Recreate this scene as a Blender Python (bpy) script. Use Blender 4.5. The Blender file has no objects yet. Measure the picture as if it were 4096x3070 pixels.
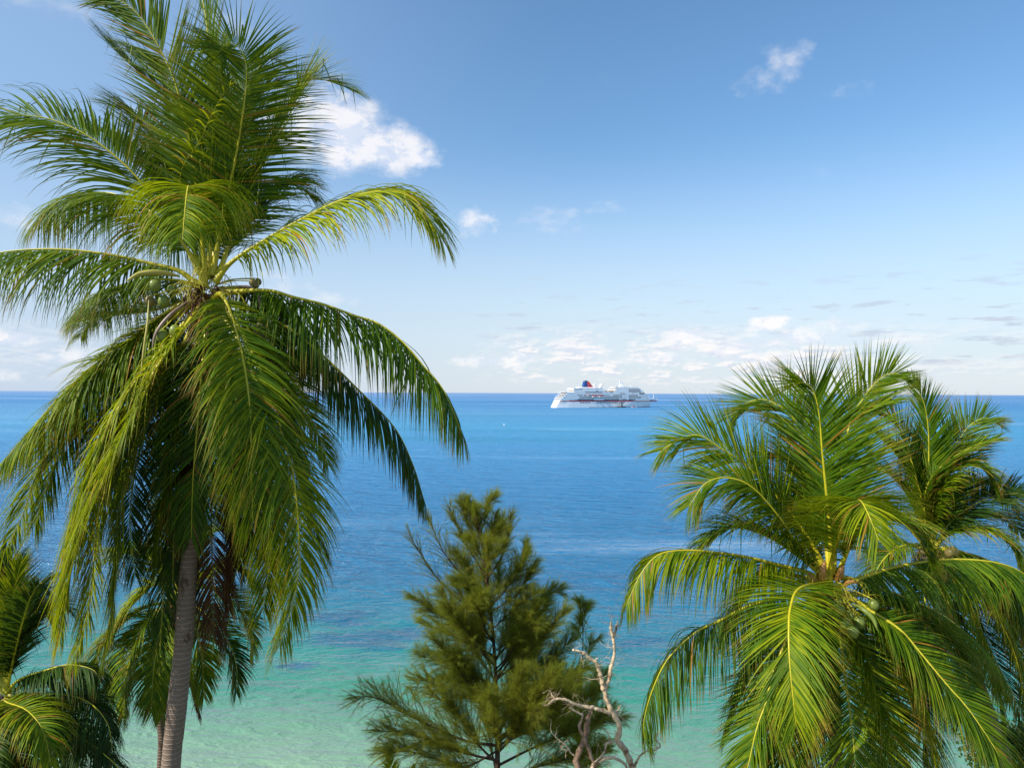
import bpy, bmesh, math, random
import numpy as np
from mathutils import Vector, Matrix
R = math.radians
C = bpy.context.scene.collection
S = bpy.context.scene

# ---------------------------------------------------------------- camera, sky, sun, exposure
CAM_H = 24.0
F = 2730.0                      # focal length in pixels of the 4096 px wide frame
cd = bpy.data.cameras.new('camera'); cam = bpy.data.objects.new('camera', cd); C.objects.link(cam)
cd.sensor_width = 36.0; cd.lens = 36.0*F/4096.0; cd.clip_start = 0.1; cd.clip_end = 90000
PITCH = math.atan2(35.5, F); ROLL = R(0.24)
cam.matrix_world = Matrix.Translation((0, 0, CAM_H)) @ Matrix.Rotation(R(90)+PITCH, 4, 'X') @ Matrix.Rotation(ROLL, 4, 'Z')
S.camera = cam
CM = np.array(cam.matrix_world.to_3x3())
CP = np.array((0., 0., CAM_H))

def ray(px, py):
    d = CM @ np.array(((px-2048.0)/F, (1535.0-py)/F, -1.0))
    return d
def at(px, py, Y):
    "world point whose picture is (px, py) and whose distance north of the camera is Y"
    d = ray(px, py)
    return CP + d*(Y/d[1])
def azel(px, py):
    d = ray(px, py); d = d/np.linalg.norm(d)
    return math.atan2(d[0], d[1]), math.asin(d[2])

SUN_EL, SUN_AZ = 42.0, -121.0    # azimuth from +Y (view direction), clockwise positive: from the left, a little behind
sv = Vector((math.sin(R(SUN_AZ))*math.cos(R(SUN_EL)), math.cos(R(SUN_AZ))*math.cos(R(SUN_EL)), math.sin(R(SUN_EL))))
ld = bpy.data.lights.new('sun', 'SUN'); sun = bpy.data.objects.new('sun', ld); C.objects.link(sun)
ld.energy = 5.0; ld.angle = R(0.5); ld.color = (1.0, 0.94, 0.82)
sun.rotation_euler = (-sv).to_track_quat('-Z', 'Y').to_euler(); sun.location = (-30, -20, 60)
S.view_settings.view_transform = 'Standard'; S.view_settings.look = 'None'; S.view_settings.gamma = 1.0
S.view_settings.exposure = 0.25
S.cycles.max_bounces = 8; S.cycles.transparent_max_bounces = 8
S.cycles.use_denoising = True
S.cycles.sample_clamp_indirect = 6.0

class N:
    "small helper to write shader maths"
    def __init__(s, nt): s.nt = nt
    def node(s, t, **k):
        n = s.nt.nodes.new(t)
        for a, b in k.items(): setattr(n, a, b)
        return n
    def put(s, sock, v):
        if isinstance(v, bpy.types.NodeSocket): s.nt.links.new(v, sock)
        elif v is not None: sock.default_value = v
    def m(s, op, a, b=None, c=None, clamp=False):
        n = s.node('ShaderNodeMath', operation=op, use_clamp=clamp)
        s.put(n.inputs[0], a)
        if b is not None: s.put(n.inputs[1], b)
        if c is not None: s.put(n.inputs[2], c)
        return n.outputs[0]
    def mr(s, v, a, b, c=0.0, d=1.0, smooth=True):
        n = s.node('ShaderNodeMapRange', interpolation_type='SMOOTHSTEP' if smooth else 'LINEAR')
        for i, x in enumerate((v, a, b, c, d)): s.put(n.inputs[i], x)
        return n.outputs[0]
    def mix(s, f, a, b, mode='MIX'):
        n = s.node('ShaderNodeMix', data_type='RGBA', blend_type=mode)
        s.put(n.inputs[0], f); s.put(n.inputs[6], a); s.put(n.inputs[7], b)
        return n.outputs[2]
    def noise(s, vec, scale, detail=4, rough=0.55, dist=0.0, lac=2.0):
        n = s.node('ShaderNodeTexNoise'); s.put(n.inputs['Vector'], vec)
        n.inputs['Scale'].default_value = scale; n.inputs['Detail'].default_value = detail
        n.inputs['Roughness'].default_value = rough; n.inputs['Distortion'].default_value = dist
        n.inputs['Lacunarity'].default_value = lac
        return n.outputs[0]
    def xyz(s, x, y, z=0.0):
        n = s.node('ShaderNodeCombineXYZ')
        for i, v in enumerate((x, y, z)): s.put(n.inputs[i], v)
        return n.outputs[0]
    def sep(s, v):
        n = s.node('ShaderNodeSeparateXYZ'); s.put(n.inputs[0], v); return n.outputs
    def ramp(s, f, stops, interp='LINEAR'):
        n = s.node('ShaderNodeValToRGB'); cr = n.color_ramp; cr.interpolation = interp
        while len(cr.elements) < len(stops): cr.elements.new(0.5)
        for e, (p, c) in zip(cr.elements, stops): e.position = p; e.color = (*c, 1)
        s.put(n.inputs[0], f); return n.outputs[0]

# sky: physical sky texture with scattered fair weather clouds
w = bpy.data.worlds.new('World'); S.world = w; w.use_nodes = True
nt = w.node_tree; nt.nodes.clear(); n = N(nt)
sky = n.node('ShaderNodeTexSky', sky_type='NISHITA'); sky.sun_disc = False
sky.sun_elevation = R(SUN_EL); sky.sun_rotation = R(SUN_AZ)
sky.altitude = 30; sky.air_density = 1.15; sky.dust_density = 0.4; sky.ozone_density = 4.0
hs = n.node('ShaderNodeHueSaturation'); hs.inputs['Saturation'].default_value = 1.10; hs.inputs['Hue'].default_value = .496; nt.links.new(sky.outputs[0], hs.inputs['Color'])
skyc = hs.outputs[0]
tc = n.node('ShaderNodeTexCoord')
nrm = n.node('ShaderNodeVectorMath', operation='NORMALIZE'); nt.links.new(tc.outputs['Generated'], nrm.inputs[0])
X, Y, Z = n.sep(nrm.outputs[0])
AZ = n.m('ARCTAN2', X, Y); EL = n.m('ARCSINE', Z)
v1 = n.xyz(AZ, n.m('MULTIPLY', EL, 1.5))
wob = n.noise(v1, 9.0, 5, 0.6)
wob2 = n.noise(n.xyz(n.m('ADD', AZ, 7.3), n.m('MULTIPLY', EL, 1.5)), 9.0, 5, 0.6)
AZw = n.m('ADD', AZ, n.m('MULTIPLY', n.m('SUBTRACT', wob, 0.5), 0.11))
ELw = n.m('ADD', EL, n.m('MULTIPLY', n.m('SUBTRACT', wob2, 0.5), 0.07))
fine = n.noise(v1, 26.0, 6, 0.62)
# (px, py, rx, ry, strength) of the larger clouds
blobs = [(1385, 545, 150, 135, 1.0), (1530, 590, 170, 92, .95), (1660, 632, 110, 48, .85), (1290, 430, 110, 90, .8), (1330, 330, 60, 45, .5),
         (1180, 500, 150, 130, .8), (960, 70, 120, 60, .45), (200, 10, 260, 45, .35),
         (1895, 885, 95, 52, .66), (2210, 880, 150, 55, .42), (2420, 830, 80, 30, .36), (1970, 860, 60, 28, .3),
         (3140, 250, 100, 65, .5), (3050, 330, 120, 45, .4), (3410, 362, 95, 28, .28), (2435, 330, 45, 25, .2), (3265, 700, 60, 28, .2),
         (60, 1350, 130, 32, .75), (240, 1425, 90, 22, .6), (10, 1500, 60, 28, .6), (40, 860, 120, 40, .5), (1310, 1190, 140, 40, .5), (1150, 1150, 200, 60, .35),
         (700, 560, 250, 120, .4)]
small = [(2740, 1345, 120, 48, .8), (3085, 1290, 85, 34, .95), (3190, 1350, 230, 46, .7), (2050, 1440, 130, 34, .75), (2960, 1385, 190, 40, .7), (2400, 1400, 190, 46, .5),
         (1900, 1445, 110, 26, .7), (2620, 1430, 200, 30, .6), (2280, 1380, 110, 26, .55), (3500, 1370, 200, 32, .55), (3380, 1300, 160, 26, .5), (3060, 1430, 160, 24, .5), (2000, 1375, 90, 18, .4)]
wob3 = n.noise(v1, 34.0, 5, 0.62); wob4 = n.noise(n.xyz(n.m('ADD', AZ, 3.1), n.m('MULTIPLY', EL, 1.5)), 34.0, 5, 0.62)
AZs = n.m('ADD', AZ, n.m('MULTIPLY', n.m('SUBTRACT', wob3, 0.5), 0.075)); ELs = n.m('ADD', EL, n.m('MULTIPLY', n.m('SUBTRACT', wob4, 0.5), 0.030))
M = None
for (px, py, rx, ry, st) in blobs+small:
    a0, e0 = azel(px, py); ra, re = rx/F*1.25, ry/F*1.35
    lt = rx < 100 or ry < 60
    dx = n.m('MULTIPLY', n.m('SUBTRACT', AZs if lt else AZw, a0), 1/ra); dy = n.m('MULTIPLY', n.m('SUBTRACT', ELs if lt else ELw, e0), 1/re)
    d = n.m('ADD', n.m('MULTIPLY', dx, dx), n.m('MULTIPLY', dy, dy))
    k = n.m('MULTIPLY', n.m('SUBTRACT', 1.0, d, clamp=True), st)
    M = k if M is None else n.m('MAXIMUM', M, k)
dens = n.mr(n.m('ADD', M, n.m('MULTIPLY', n.m('SUBTRACT', fine, 0.5), 1.1)), 0.10, 0.95)
dens = n.m('MULTIPLY', dens, n.mr(M, 0.0, 0.25))
big = n.m('MULTIPLY', dens, n.mr(M, 0.05, 0.85, 0.38, 0.85))
# distant broken cloud field low over the sea
vf = n.xyz(AZ, n.m('MULTIPLY', EL, 2.9))
f1 = n.noise(vf, 16.0, 7, 0.62); f2 = n.noise(vf, 3.6, 3, 0.5); f1b = n.noise(n.xyz(n.m('SUBTRACT', AZ, 0.004), n.m('MULTIPLY', n.m('ADD', EL, 0.0035), 2.9)), 16.0, 7, 0.62)
band = n.m('MULTIPLY', n.mr(EL, R(0.2), R(1.6)), n.mr(EL, R(6.2), R(3.2)))
azw = n.m('MULTIPLY', n.mr(AZ, R(-4), R(2)), n.mr(AZ, R(33), R(22), 0.35, 1.0))
azl = n.mr(AZ, R(-22), R(-33), 0.0, 0.28)
azm = n.m('MAXIMUM', azw, azl)
low = n.m('MULTIPLY', n.m('MULTIPLY', n.mr(n.m('ADD', f1, n.m('MULTIPLY', n.m('SUBTRACT', f2, .5), .5)), 0.41, 0.57), band), n.m('MULTIPLY', azm, 0.95))
# small grey flat clouds at the right and a little higher
vg = n.xyz(AZ, n.m('MULTIPLY', EL, 5.5))
g1 = n.noise(vg, 15.0, 5, 0.55)
gb = n.m('MULTIPLY', n.mr(EL, R(1.3), R(2.6)), n.mr(EL, R(11.5), R(5.0)))
gaz = n.m('MAXIMUM', n.mr(AZ, R(19), R(30)), n.m('MULTIPLY', n.mr(AZ, R(-6), R(0)), n.mr(EL, R(3.5), R(5.5), 0.0, 0.75)))
grey = n.m('MULTIPLY', n.m('MULTIPLY', n.mr(g1, 0.55, 0.66), gb), n.m('MULTIPLY', gaz, 0.72))
CL = 5.5
lit = n.mr(n.m('SUBTRACT', f1, f1b), -0.03, 0.035)
lowcol = n.mix(lit, (CL*.74, CL*.80, CL*.92, 1), (CL*1.0, CL*.985, CL*.99, 1))
fineb = n.noise(n.xyz(n.m('SUBTRACT', AZ, .012), n.m('MULTIPLY', n.m('ADD', EL, .014), 1.5)), 26.0, 6, 0.62)
litb = n.mr(n.m('SUBTRACT', fine, fineb), -0.09, 0.07)
bigcol = n.mix(litb, (CL*.80, CL*.86, CL*1.0, 1), (CL*1.06, CL*1.03, CL*1.04, 1))
haz = n.mr(EL, R(21), R(1), 0.0, 0.85)
col = n.mix(haz, skyc, (3.75, 4.3, 4.95, 1))
veil = n.m('MULTIPLY', n.mr(AZ, R(8), R(-40)), .42)
col = n.mix(veil, col, (2.45, 3.35, 4.7, 1))
col = n.mix(grey, col, (CL*.55, CL*.62, CL*.76, 1))
col = n.mix(low, col, lowcol)
col = n.mix(big, col, bigcol)
bg = n.node('ShaderNodeBackground'); bg.inputs[1].default_value = 0.15
nt.links.new(col, bg.inputs[0])
wo = n.node('ShaderNodeOutputWorld'); nt.links.new(bg.outputs[0], wo.inputs[0])

# ---------------------------------------------------------------- helpers
def tag(o, label=None, cat=None, group=None, kind=None):
    if label: o['label'] = label
    if cat: o['category'] = cat
    if group: o['group'] = group
    if kind: o['kind'] = kind
    return o
def empty(name, loc, label, cat, group=None, rz=0):
    o = bpy.data.objects.new(name, None); C.objects.link(o); o.empty_display_size = .3
    o.location = Vector([float(v) for v in loc]); o.rotation_euler = (0, 0, rz)
    return tag(o, label, cat, group)
def mesh_np(name, verts, faces, mat, parent=None, attr=None, smooth=True, local=True):
    "verts (n,3) world coordinates, faces list of arrays (k,3|4)"
    verts = np.asarray(verts, np.float32)
    if parent is not None and local:
        verts = verts - np.array(parent_origin(parent), np.float32)
    me = bpy.data.meshes.new(name)
    if isinstance(faces, np.ndarray): faces = [faces]
    nl = sum(f.size for f in faces); nf = sum(len(f) for f in faces)
    me.vertices.add(len(verts)); me.vertices.foreach_set('co', verts.ravel())
    me.loops.add(nl); me.loops.foreach_set('vertex_index', np.concatenate([f.ravel() for f in faces]).astype(np.int32))
    me.polygons.add(nf)
    tot = np.concatenate([np.full(len(f), f.shape[1]) for f in faces]).astype(np.int32)
    st = np.concatenate([[0], np.cumsum(tot)[:-1]]).astype(np.int32)
    me.polygons.foreach_set('loop_start', st); me.polygons.foreach_set('loop_total', tot)
    if smooth: me.polygons.foreach_set('use_smooth', np.ones(nf, bool))
    if attr is not None:
        a = me.attributes.new('tint', 'FLOAT_COLOR', 'POINT'); a.data.foreach_set('color', np.asarray(attr, np.float32).ravel())
    me.update(calc_edges=True); me.validate()
    me.materials.append(mat)
    o = bpy.data.objects.new(name, me); C.objects.link(o)
    if parent is not None: o.parent = parent
    return o
def parent_origin(p):
    t = np.zeros(3)
    while p is not None:
        t += np.array(p.location); p = p.parent
    return t
def obj_bm(name, bm, mat, parent=None, smooth=False):
    me = bpy.data.meshes.new(name); bm.to_mesh(me); bm.free()
    if smooth: me.polygons.foreach_set('use_smooth', [True]*len(me.polygons))
    me.materials.append(mat)
    o = bpy.data.objects.new(name, me); C.objects.link(o)
    if parent is not None: o.parent = parent
    return o
def mat_new(name):
    m = bpy.data.materials.new(name); m.use_nodes = True; nt = m.node_tree
    nt.nodes.clear(); k = N(nt)
    out = k.node('ShaderNodeOutputMaterial')
    return m, k, out
def principled(k, out, col, rough=.6, bump=None, bs=.3, bd=.02, spec=.5, metal=0.0):
    p = k.node('ShaderNodeBsdfPrincipled'); k.put(p.inputs['Base Color'], col if isinstance(col, bpy.types.NodeSocket) else (*col, 1))
    k.put(p.inputs['Roughness'], rough); p.inputs['Specular IOR Level'].default_value = spec; p.inputs['Metallic'].default_value = metal
    if bump is not None:
        b = k.node('ShaderNodeBump'); b.inputs['Strength'].default_value = bs; b.inputs['Distance'].default_value = bd
        k.put(b.inputs['Height'], bump); k.nt.links.new(b.outputs[0], p.inputs['Normal'])
    k.nt.links.new(p.outputs[0], out.inputs[0]); return p
def spline(P, n):
    "Catmull-Rom through P, resampled to n points evenly by length"
    P = np.asarray(P, float)
    if len(P) == 2: P = np.array([P[0], (P[0]+P[1])/2, P[1]])
    Q = np.vstack([2*P[0]-P[1], P, 2*P[-1]-P[-2]])
    out = []
    for i in range(1, len(Q)-2):
        p0, p1, p2, p3 = Q[i-1:i+3]
        t = np.linspace(0, 1, 16, endpoint=False)[:, None]
        out.append(.5*((2*p1)+(-p0+p2)*t+(2*p0-5*p1+4*p2-p3)*t*t+(-p0+3*p1-3*p2+p3)*t**3))
    out = np.vstack(out+[P[-1:]])
    L = np.concatenate([[0], np.cumsum(np.linalg.norm(np.diff(out, axis=0), axis=1))])
    s = np.linspace(0, L[-1], n)
    return np.stack([np.interp(s, L, out[:, k]) for k in range(3)], 1), L[-1]
def unit(v): return v/np.maximum(np.linalg.norm(v, axis=-1, keepdims=True), 1e-9)
def tube(P, r, sides=8, flat=None, cap=True, jitter=0, rng=None):
    "tube along P with radii r; returns verts, quads"
    P = np.asarray(P, float); n = len(P); r = np.broadcast_to(np.asarray(r, float), (n,))
    T = unit(np.gradient(P, axis=0)); B = np.cross(T[0], (0.3, 0.1, 1)); B /= np.linalg.norm(B)+1e-9
    V = []
    for i in range(n):
        B = B - T[i]*np.dot(B, T[i]); B /= np.linalg.norm(B)+1e-9; Nn = np.cross(B, T[i])
        a = np.linspace(0, 2*math.pi, sides, endpoint=False)
        rr = r[i]*(1+(rng.uniform(-jitter, jitter, sides) if jitter else 0))
        V.append(P[i]+np.outer(np.cos(a)*rr, B)+np.outer(np.sin(a)*rr, Nn))
    V = np.vstack(V); i = np.arange(n-1)[:, None]*sides; j = np.arange(sides)[None]
    q = np.stack([i+j, i+(j+1) % sides, i+sides+(j+1) % sides, i+sides+j], -1).reshape(-1, 4)
    return V, q
class Acc:
    "collects pieces of one mesh"
    def __init__(s): s.v = []; s.q = []; s.t = []; s.a = []; s.n = 0
    def add(s, V, q, a=None):
        s.v.append(V)
        (s.q if q.shape[1] == 4 else s.t).append(q+s.n); s.n += len(V)
        if a is not None: s.a.append(np.broadcast_to(np.asarray(a, float), (len(V), 4)))
    def build(s, name, mat, parent=None, smooth=True, local=True):
        f = []
        if s.q: f.append(np.vstack(s.q))
        if s.t: f.append(np.vstack(s.t))
        return mesh_np(name, np.vstack(s.v), f, mat, parent, np.vstack(s.a) if s.a else None, smooth, local)
# ---------------------------------------------------------------- sea and shore
def sea_material():
    m, k, out = mat_new('sea_water')
    tc = k.node('ShaderNodeTexCoord'); X, Y, Z = k.sep(tc.outputs['Object'])
    # distance off the shore, with a wandering depth line
    big = k.noise(k.xyz(X, Y), 0.010, 4, .55)
    mid = k.noise(k.xyz(k.m('MULTIPLY', X, .45), Y, 3.0), 0.045, 5, .6)
    # depth colours are laid on log10 of the distance from the beach
    off = k.m('ADD', k.m('ADD', Y, k.m('MULTIPLY', X, 0.10)), k.m('ADD', k.m('MULTIPLY', k.m('SUBTRACT', big, .5), 34.0), k.m('MULTIPLY', k.m('SUBTRACT', mid, .5), 20.0)))
    off = k.m('MAXIMUM', off, 20.0)
    lg = k.m('LOGARITHM', off, 10.0)
    t = k.mr(lg, 1.5, 4.5, smooth=False)         # 1.5 -> 32 m, 4.5 -> 32 km
    def P(d): return (math.log10(d)-1.5)/3.0
    body = k.ramp(t, [(P(34), (.30, .42, .27)), (P(43), (.125, .29, .19)), (P(52), (.042, .235, .165)), (P(61), (.010, .205, .185)),
                      (P(72), (.005, .165, .25)), (P(88), (.004, .15, .31)), (P(170), (.012, .205, .44)), (P(300), (.035, .27, .53)),
                      (P(480), (.040, .31, .55)), (P(750), (.032, .26, .50)), (P(1500), (.04, .22, .46)), (P(6000), (.05, .20, .43)), (P(30000), (.05, .18, .40))])
    # dark reef and weed patches on the sand
    pn = k.noise(k.xyz(k.m('MULTIPLY', X, .32), Y, 11.0), 0.075, 4, .55, .4)
    patch = k.m('MULTIPLY', k.mr(pn, .545, .63), k.m('MULTIPLY', k.mr(Y, 54, 62), k.mr(Y, 105, 84)))
    pf = k.noise(k.xyz(k.m('MULTIPLY', X, .5), Y, 31.0), 0.22, 5, .65); pf2 = k.noise(k.xyz(k.m('MULTIPLY', X, .5), Y, 47.0), 0.25, 5, .65)
    def spot(px, py, rx, ry):
        d = ray(px, py); p = CP+d*(-CAM_H/d[2]); d2 = ray(px+rx, py); qx = abs((CP+d2*(-CAM_H/d2[2]))[0]-p[0])
        d3 = ray(px, py-ry); qy = abs((CP+d3*(-CAM_H/d3[2]))[1]-p[1])
        wx = k.m('ADD', X, k.m('MULTIPLY', k.m('SUBTRACT', pf, .5), 16.0)); wy = k.m('ADD', Y, k.m('MULTIPLY', k.m('SUBTRACT', pf2, .5), 9.0))
        a = k.m('MULTIPLY', k.m('SUBTRACT', wx, float(p[0])), 1/float(qx)); b = k.m('MULTIPLY', k.m('SUBTRACT', wy, float(p[1])), 1/float(qy))
        return k.mr(k.m('ADD', k.m('MULTIPLY', a, a), k.m('MULTIPLY', b, b)), 1.5, .1)
    sp = k.m('MAXIMUM', spot(1510, 2545, 260, 42), k.m('MAXIMUM', spot(1160, 2670, 90, 26), k.m('MAXIMUM', spot(1330, 2470, 230, 25), spot(2560, 2570, 200, 26))))
    patch = k.m('MAXIMUM', k.m('MULTIPLY', patch, .35), k.m('MULTIPLY', sp, .8))
    body = k.mix(patch, body, (.010, .10, .20, 1))
    # pale turquoise shoals further out
    sh = k.noise(k.xyz(k.m('MULTIPLY', X, .28), Y, 23.0), 0.014, 4, .55)
    shoal = k.m('MULTIPLY', k.mr(sh, .53, .66), k.m('MULTIPLY', k.mr(Y, 120, 170), k.mr(Y, 1200, 700)))
    body = k.mix(k.m('MULTIPLY', shoal, .55), body, (.006, .24, .43, 1))
    # choppiness: slicks and wind lanes
    lane = k.noise(k.xyz(k.m('MULTIPLY', X, .16), Y, 5.0), 0.010, 5, .6, .6)
    lane2 = k.noise(k.xyz(k.m('MULTIPLY', X, .10), Y, 9.0), 0.0032, 5, .62, .5)
    slick = k.m('MAXIMUM', k.m('MULTIPLY', k.mr(lane, .54, .64), k.mr(Y, 900, 250)), k.m('MULTIPLY', k.mr(lane2, .51, .68), k.mr(Y, 220, 700)))
    vw = k.node('ShaderNodeMapping'); k.nt.links.new(tc.outputs['Object'], vw.inputs[0]); vw.inputs['Rotation'].default_value = (0, 0, R(14)); vw.inputs['Scale'].default_value = (.36, 1, 1)
    w0 = k.noise(vw.outputs[0], .28, 3, .5, .5)
    w1 = k.noise(vw.outputs[0], 1.15, 4, .6, .6); w2 = k.noise(vw.outputs[0], 3.6, 3, .6, .3)
    h = k.m('ADD', k.m('ADD', k.m('MULTIPLY', w0, 2.8), k.m('MULTIPLY', w1, 1.35)), k.m('MULTIPLY', w2, .26))
    b = k.node('ShaderNodeBump'); k.put(b.inputs['Height'], h); b.inputs['Distance'].default_value = 1.0
    k.put(b.inputs['Strength'], k.m('MULTIPLY', k.mr(slick, 0, 1, 1.0, .35), k.mr(Y, 45, 130, .48, 1.0)))
    dif = k.node('ShaderNodeBsdfDiffuse'); k.put(dif.inputs[0], body); k.nt.links.new(b.outputs[0], dif.inputs['Normal'])
    gl = k.node('ShaderNodeBsdfGlossy'); k.put(gl.inputs['Roughness'], k.mr(Y, 60, 900, .20, .62)); k.nt.links.new(b.outputs[0], gl.inputs['Normal'])
    gl.inputs[0].default_value = (1, 1, 1, 1)
    fr = k.node('ShaderNodeFresnel'); fr.inputs[0].default_value = 1.33; k.nt.links.new(b.outputs[0], fr.inputs['Normal'])
    f = k.m('MINIMUM', fr.outputs[0], k.mr(slick, 0, 1, .62, .80))
    f = k.m('MULTIPLY', f, k.m('ADD', k.mr(Y, 100, 1500, .95, .42), k.m('MULTIPLY', slick, .45)))
    mx = k.node('ShaderNodeMixShader'); k.put(mx.inputs[0], f); k.nt.links.new(dif.outputs[0], mx.inputs[1]); k.nt.links.new(gl.outputs[0], mx.inputs[2])
    k.nt.links.new(mx.outputs[0], out.inputs[0]); return m
ys = np.array([28, 120, 600, 3000, 15000, 80000], float)
V = np.array([(sx*(200+y*2.2), y, 0.0) for y in ys for sx in (-1, 1)]); q = np.array([(2*i, 2*i+1, 2*i+3, 2*i+2) for i in range(len(ys)-1)])
tag(mesh_np('sea', V, q, sea_material(), smooth=False), kind='structure')

def ground_h(x, y):
    z = np.interp(y, [-60, -10, 5, 14, 22, 30, 36, 41, 60, 400], [9, 8.5, 8, 6.2, 4.2, 2.2, .7, -.3, -3.5, -30])
    return z + .18*np.sin(x*.7+1.3*np.sin(y*.5))*np.clip((38-y)/10, 0, 1) + np.clip((x-22)/5, 0, 1)*np.clip((48-y)/12, 0, 1)*np.clip((y-8)/10, 0, 1)*1.6
gx = np.linspace(-90, 110, 161); gy = np.linspace(-60, 70, 131)
GX, GY = np.meshgrid(gx, gy); V = np.stack([GX, GY, ground_h(GX, GY)], -1).reshape(-1, 3)
i = (np.arange(130)[:, None]*161+np.arange(160)[None]).reshape(-1); q = np.stack([i, i+1, i+162, i+161], -1)
m, k, out = mat_new('sandy_soil'); tc = k.node('ShaderNodeTexCoord'); X, Y, Z = k.sep(tc.outputs['Object'])
nz = k.noise(tc.outputs['Object'], .8, 6, .6); n2 = k.noise(tc.outputs['Object'], 14, 4, .6)
g = k.mr(k.m('ADD', Z, k.m('MULTIPLY', nz, 1.6)), 1.6, 2.6)
c = k.mix(n2, (.52, .44, .30, 1), (.62, .54, .40, 1)); c2 = k.mix(nz, (.05, .075, .02, 1), (.14, .12, .06, 1))
principled(k, out, k.mix(g, c, c2), .9, n2, .4, .05, .2)
tag(mesh_np('ground', V, q, m), kind='structure')
# ---------------------------------------------------------------- palms
def leaf_material(name, dark, mid, bright, tip, trans, tf=.42, rough=.48):
    m, k, out = mat_new(name)
    a = k.node('ShaderNodeAttribute', attribute_name='tint'); r, g, b = k.node('ShaderNodeSeparateColor').outputs[:3]
    sc = r.node; k.nt.links.new(a.outputs['Color'], sc.inputs[0])
    oi = k.node('ShaderNodeObjectInfo'); orr = oi.outputs['Random']
    tc = k.node('ShaderNodeTexCoord'); nz = k.noise(tc.outputs['Object'], 2.2, 3, .6)
    f = k.m('ADD', k.m('MULTIPLY', r, .45), k.m('ADD', k.m('MULTIPLY', orr, .22), k.m('MULTIPLY', nz, .40)))
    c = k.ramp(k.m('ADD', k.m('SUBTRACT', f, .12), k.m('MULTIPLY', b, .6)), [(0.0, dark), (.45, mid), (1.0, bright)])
    # dry tips, more on some leaflets than others
    tf_ = k.m('MULTIPLY', k.mr(k.m('ADD', g, k.m('MULTIPLY', r, .25)), .86, 1.15), k.mr(nz, .35, .6, .3, 1.0))
    c = k.mix(tf_, c, (*tip, 1)); c = k.mix(k.mr(r, .968, .975, 0, .8), c, (tip[0]*1.1, tip[1]*.8, tip[2], 1))
    p = k.node('ShaderNodeBsdfPrincipled'); k.put(p.inputs['Base Color'], c); p.inputs['Roughness'].default_value = rough; p.inputs['Specular IOR Level'].default_value = .16
    t = k.node('ShaderNodeBsdfTranslucent'); k.put(t.inputs[0], k.mix(.5, k.mix(1.0, c, (2.6, 2.5, 1.3, 1), 'MULTIPLY'), (*trans, 1)))
    mx = k.node('ShaderNodeMixShader'); mx.inputs[0].default_value = tf
    k.nt.links.new(p.outputs[0], mx.inputs[1]); k.nt.links.new(t.outputs[0], mx.inputs[2]); k.nt.links.new(mx.outputs[0], out.inputs[0])
    return m
M_LEAF = leaf_material('palm_leaflet', (.014, .048, .005), (.080, .160, .006), (.46, .46, .008), (.32, .18, .03), (.46, .48, .006), .27)
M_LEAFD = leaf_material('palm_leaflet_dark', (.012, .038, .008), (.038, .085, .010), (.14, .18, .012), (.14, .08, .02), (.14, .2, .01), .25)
M_DEAD = leaf_material('palm_leaflet_dry', (.035, .014, .008), (.08, .035, .015), (.17, .09, .03), (.2, .11, .05), (.12, .06, .02), .2, .7)
def rib_material(name, c1, c2):
    m, k, out = mat_new(name); tc = k.node('ShaderNodeTexCoord'); nz = k.noise(tc.outputs['Object'], 5, 3, .5)
    principled(k, out, k.mix(nz, (*c1, 1), (*c2, 1)), .42); return m
M_RIB = rib_material('palm_midrib', (.30, .31, .02), (.68, .56, .02))
M_RIBD = rib_material('palm_midrib_dry', (.10, .05, .02), (.2, .12, .05))
M_NUT = rib_material('coconut_husk', (.10, .16, .02), (.24, .28, .05))
M_NUTB = rib_material('old_coconut_husk', (.12, .085, .03), (.26, .20, .07))
M_SPATHE = rib_material('spathe_yellow', (.36, .32, .07), (.55, .48, .12))
M_SPATHEO = rib_material('spathe_old', (.20, .13, .11), (.32, .23, .2))
M_CLOTH = rib_material('leaf_base_cloth', (.34, .14, .03), (.55, .27, .07))
M_FIBRE = rib_material('palm_fibre', (.07, .03, .012), (.26, .13, .05))
def trunk_material(name, c1, c2):
    m, k, out = mat_new(name); tc = k.node('ShaderNodeTexCoord'); X, Y, Z = k.sep(tc.outputs['Object'])
    nz = k.noise(tc.outputs['Object'], 3.0, 5, .6); n2 = k.noise(tc.outputs['Object'], 26, 4, .6)
    zz = k.m('ADD', k.m('MULTIPLY', Z, 9.5), k.m('MULTIPLY', nz, 1.0))
    ring = k.m('ABSOLUTE', k.m('SUBTRACT', k.m('FRACT', zz), .5))
    r2 = k.mr(ring, .30, .5)
    col = k.mix(k.m('ADD', k.m('MULTIPLY', nz, .7), k.m('MULTIPLY', n2, .3)), (*c1, 1), (*c2, 1))
    col = k.mix(k.m('MULTIPLY', r2, .75), col, (.40, .31, .24, 1))
    sp = k.mr(k.noise(k.xyz(X, Y, k.m('MULTIPLY', Z, .5)), 3.3, 4, .65), .57, .66)
    col = k.mix(k.m('MULTIPLY', sp, .75), col, (.075, .038, .022, 1))
    principled(k, out, col, .85, k.m('ADD', k.m('MULTIPLY', n2, .6), k.m('MULTIPLY', r2, .8)), .7, .02, .2); return m
M_TRUNK = trunk_material('palm_bark', (.14, .095, .068), (.29, .215, .165))
M_TRUNKB = trunk_material('palm_bark_dark', (.10, .07, .055), (.19, .14, .11))

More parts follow.
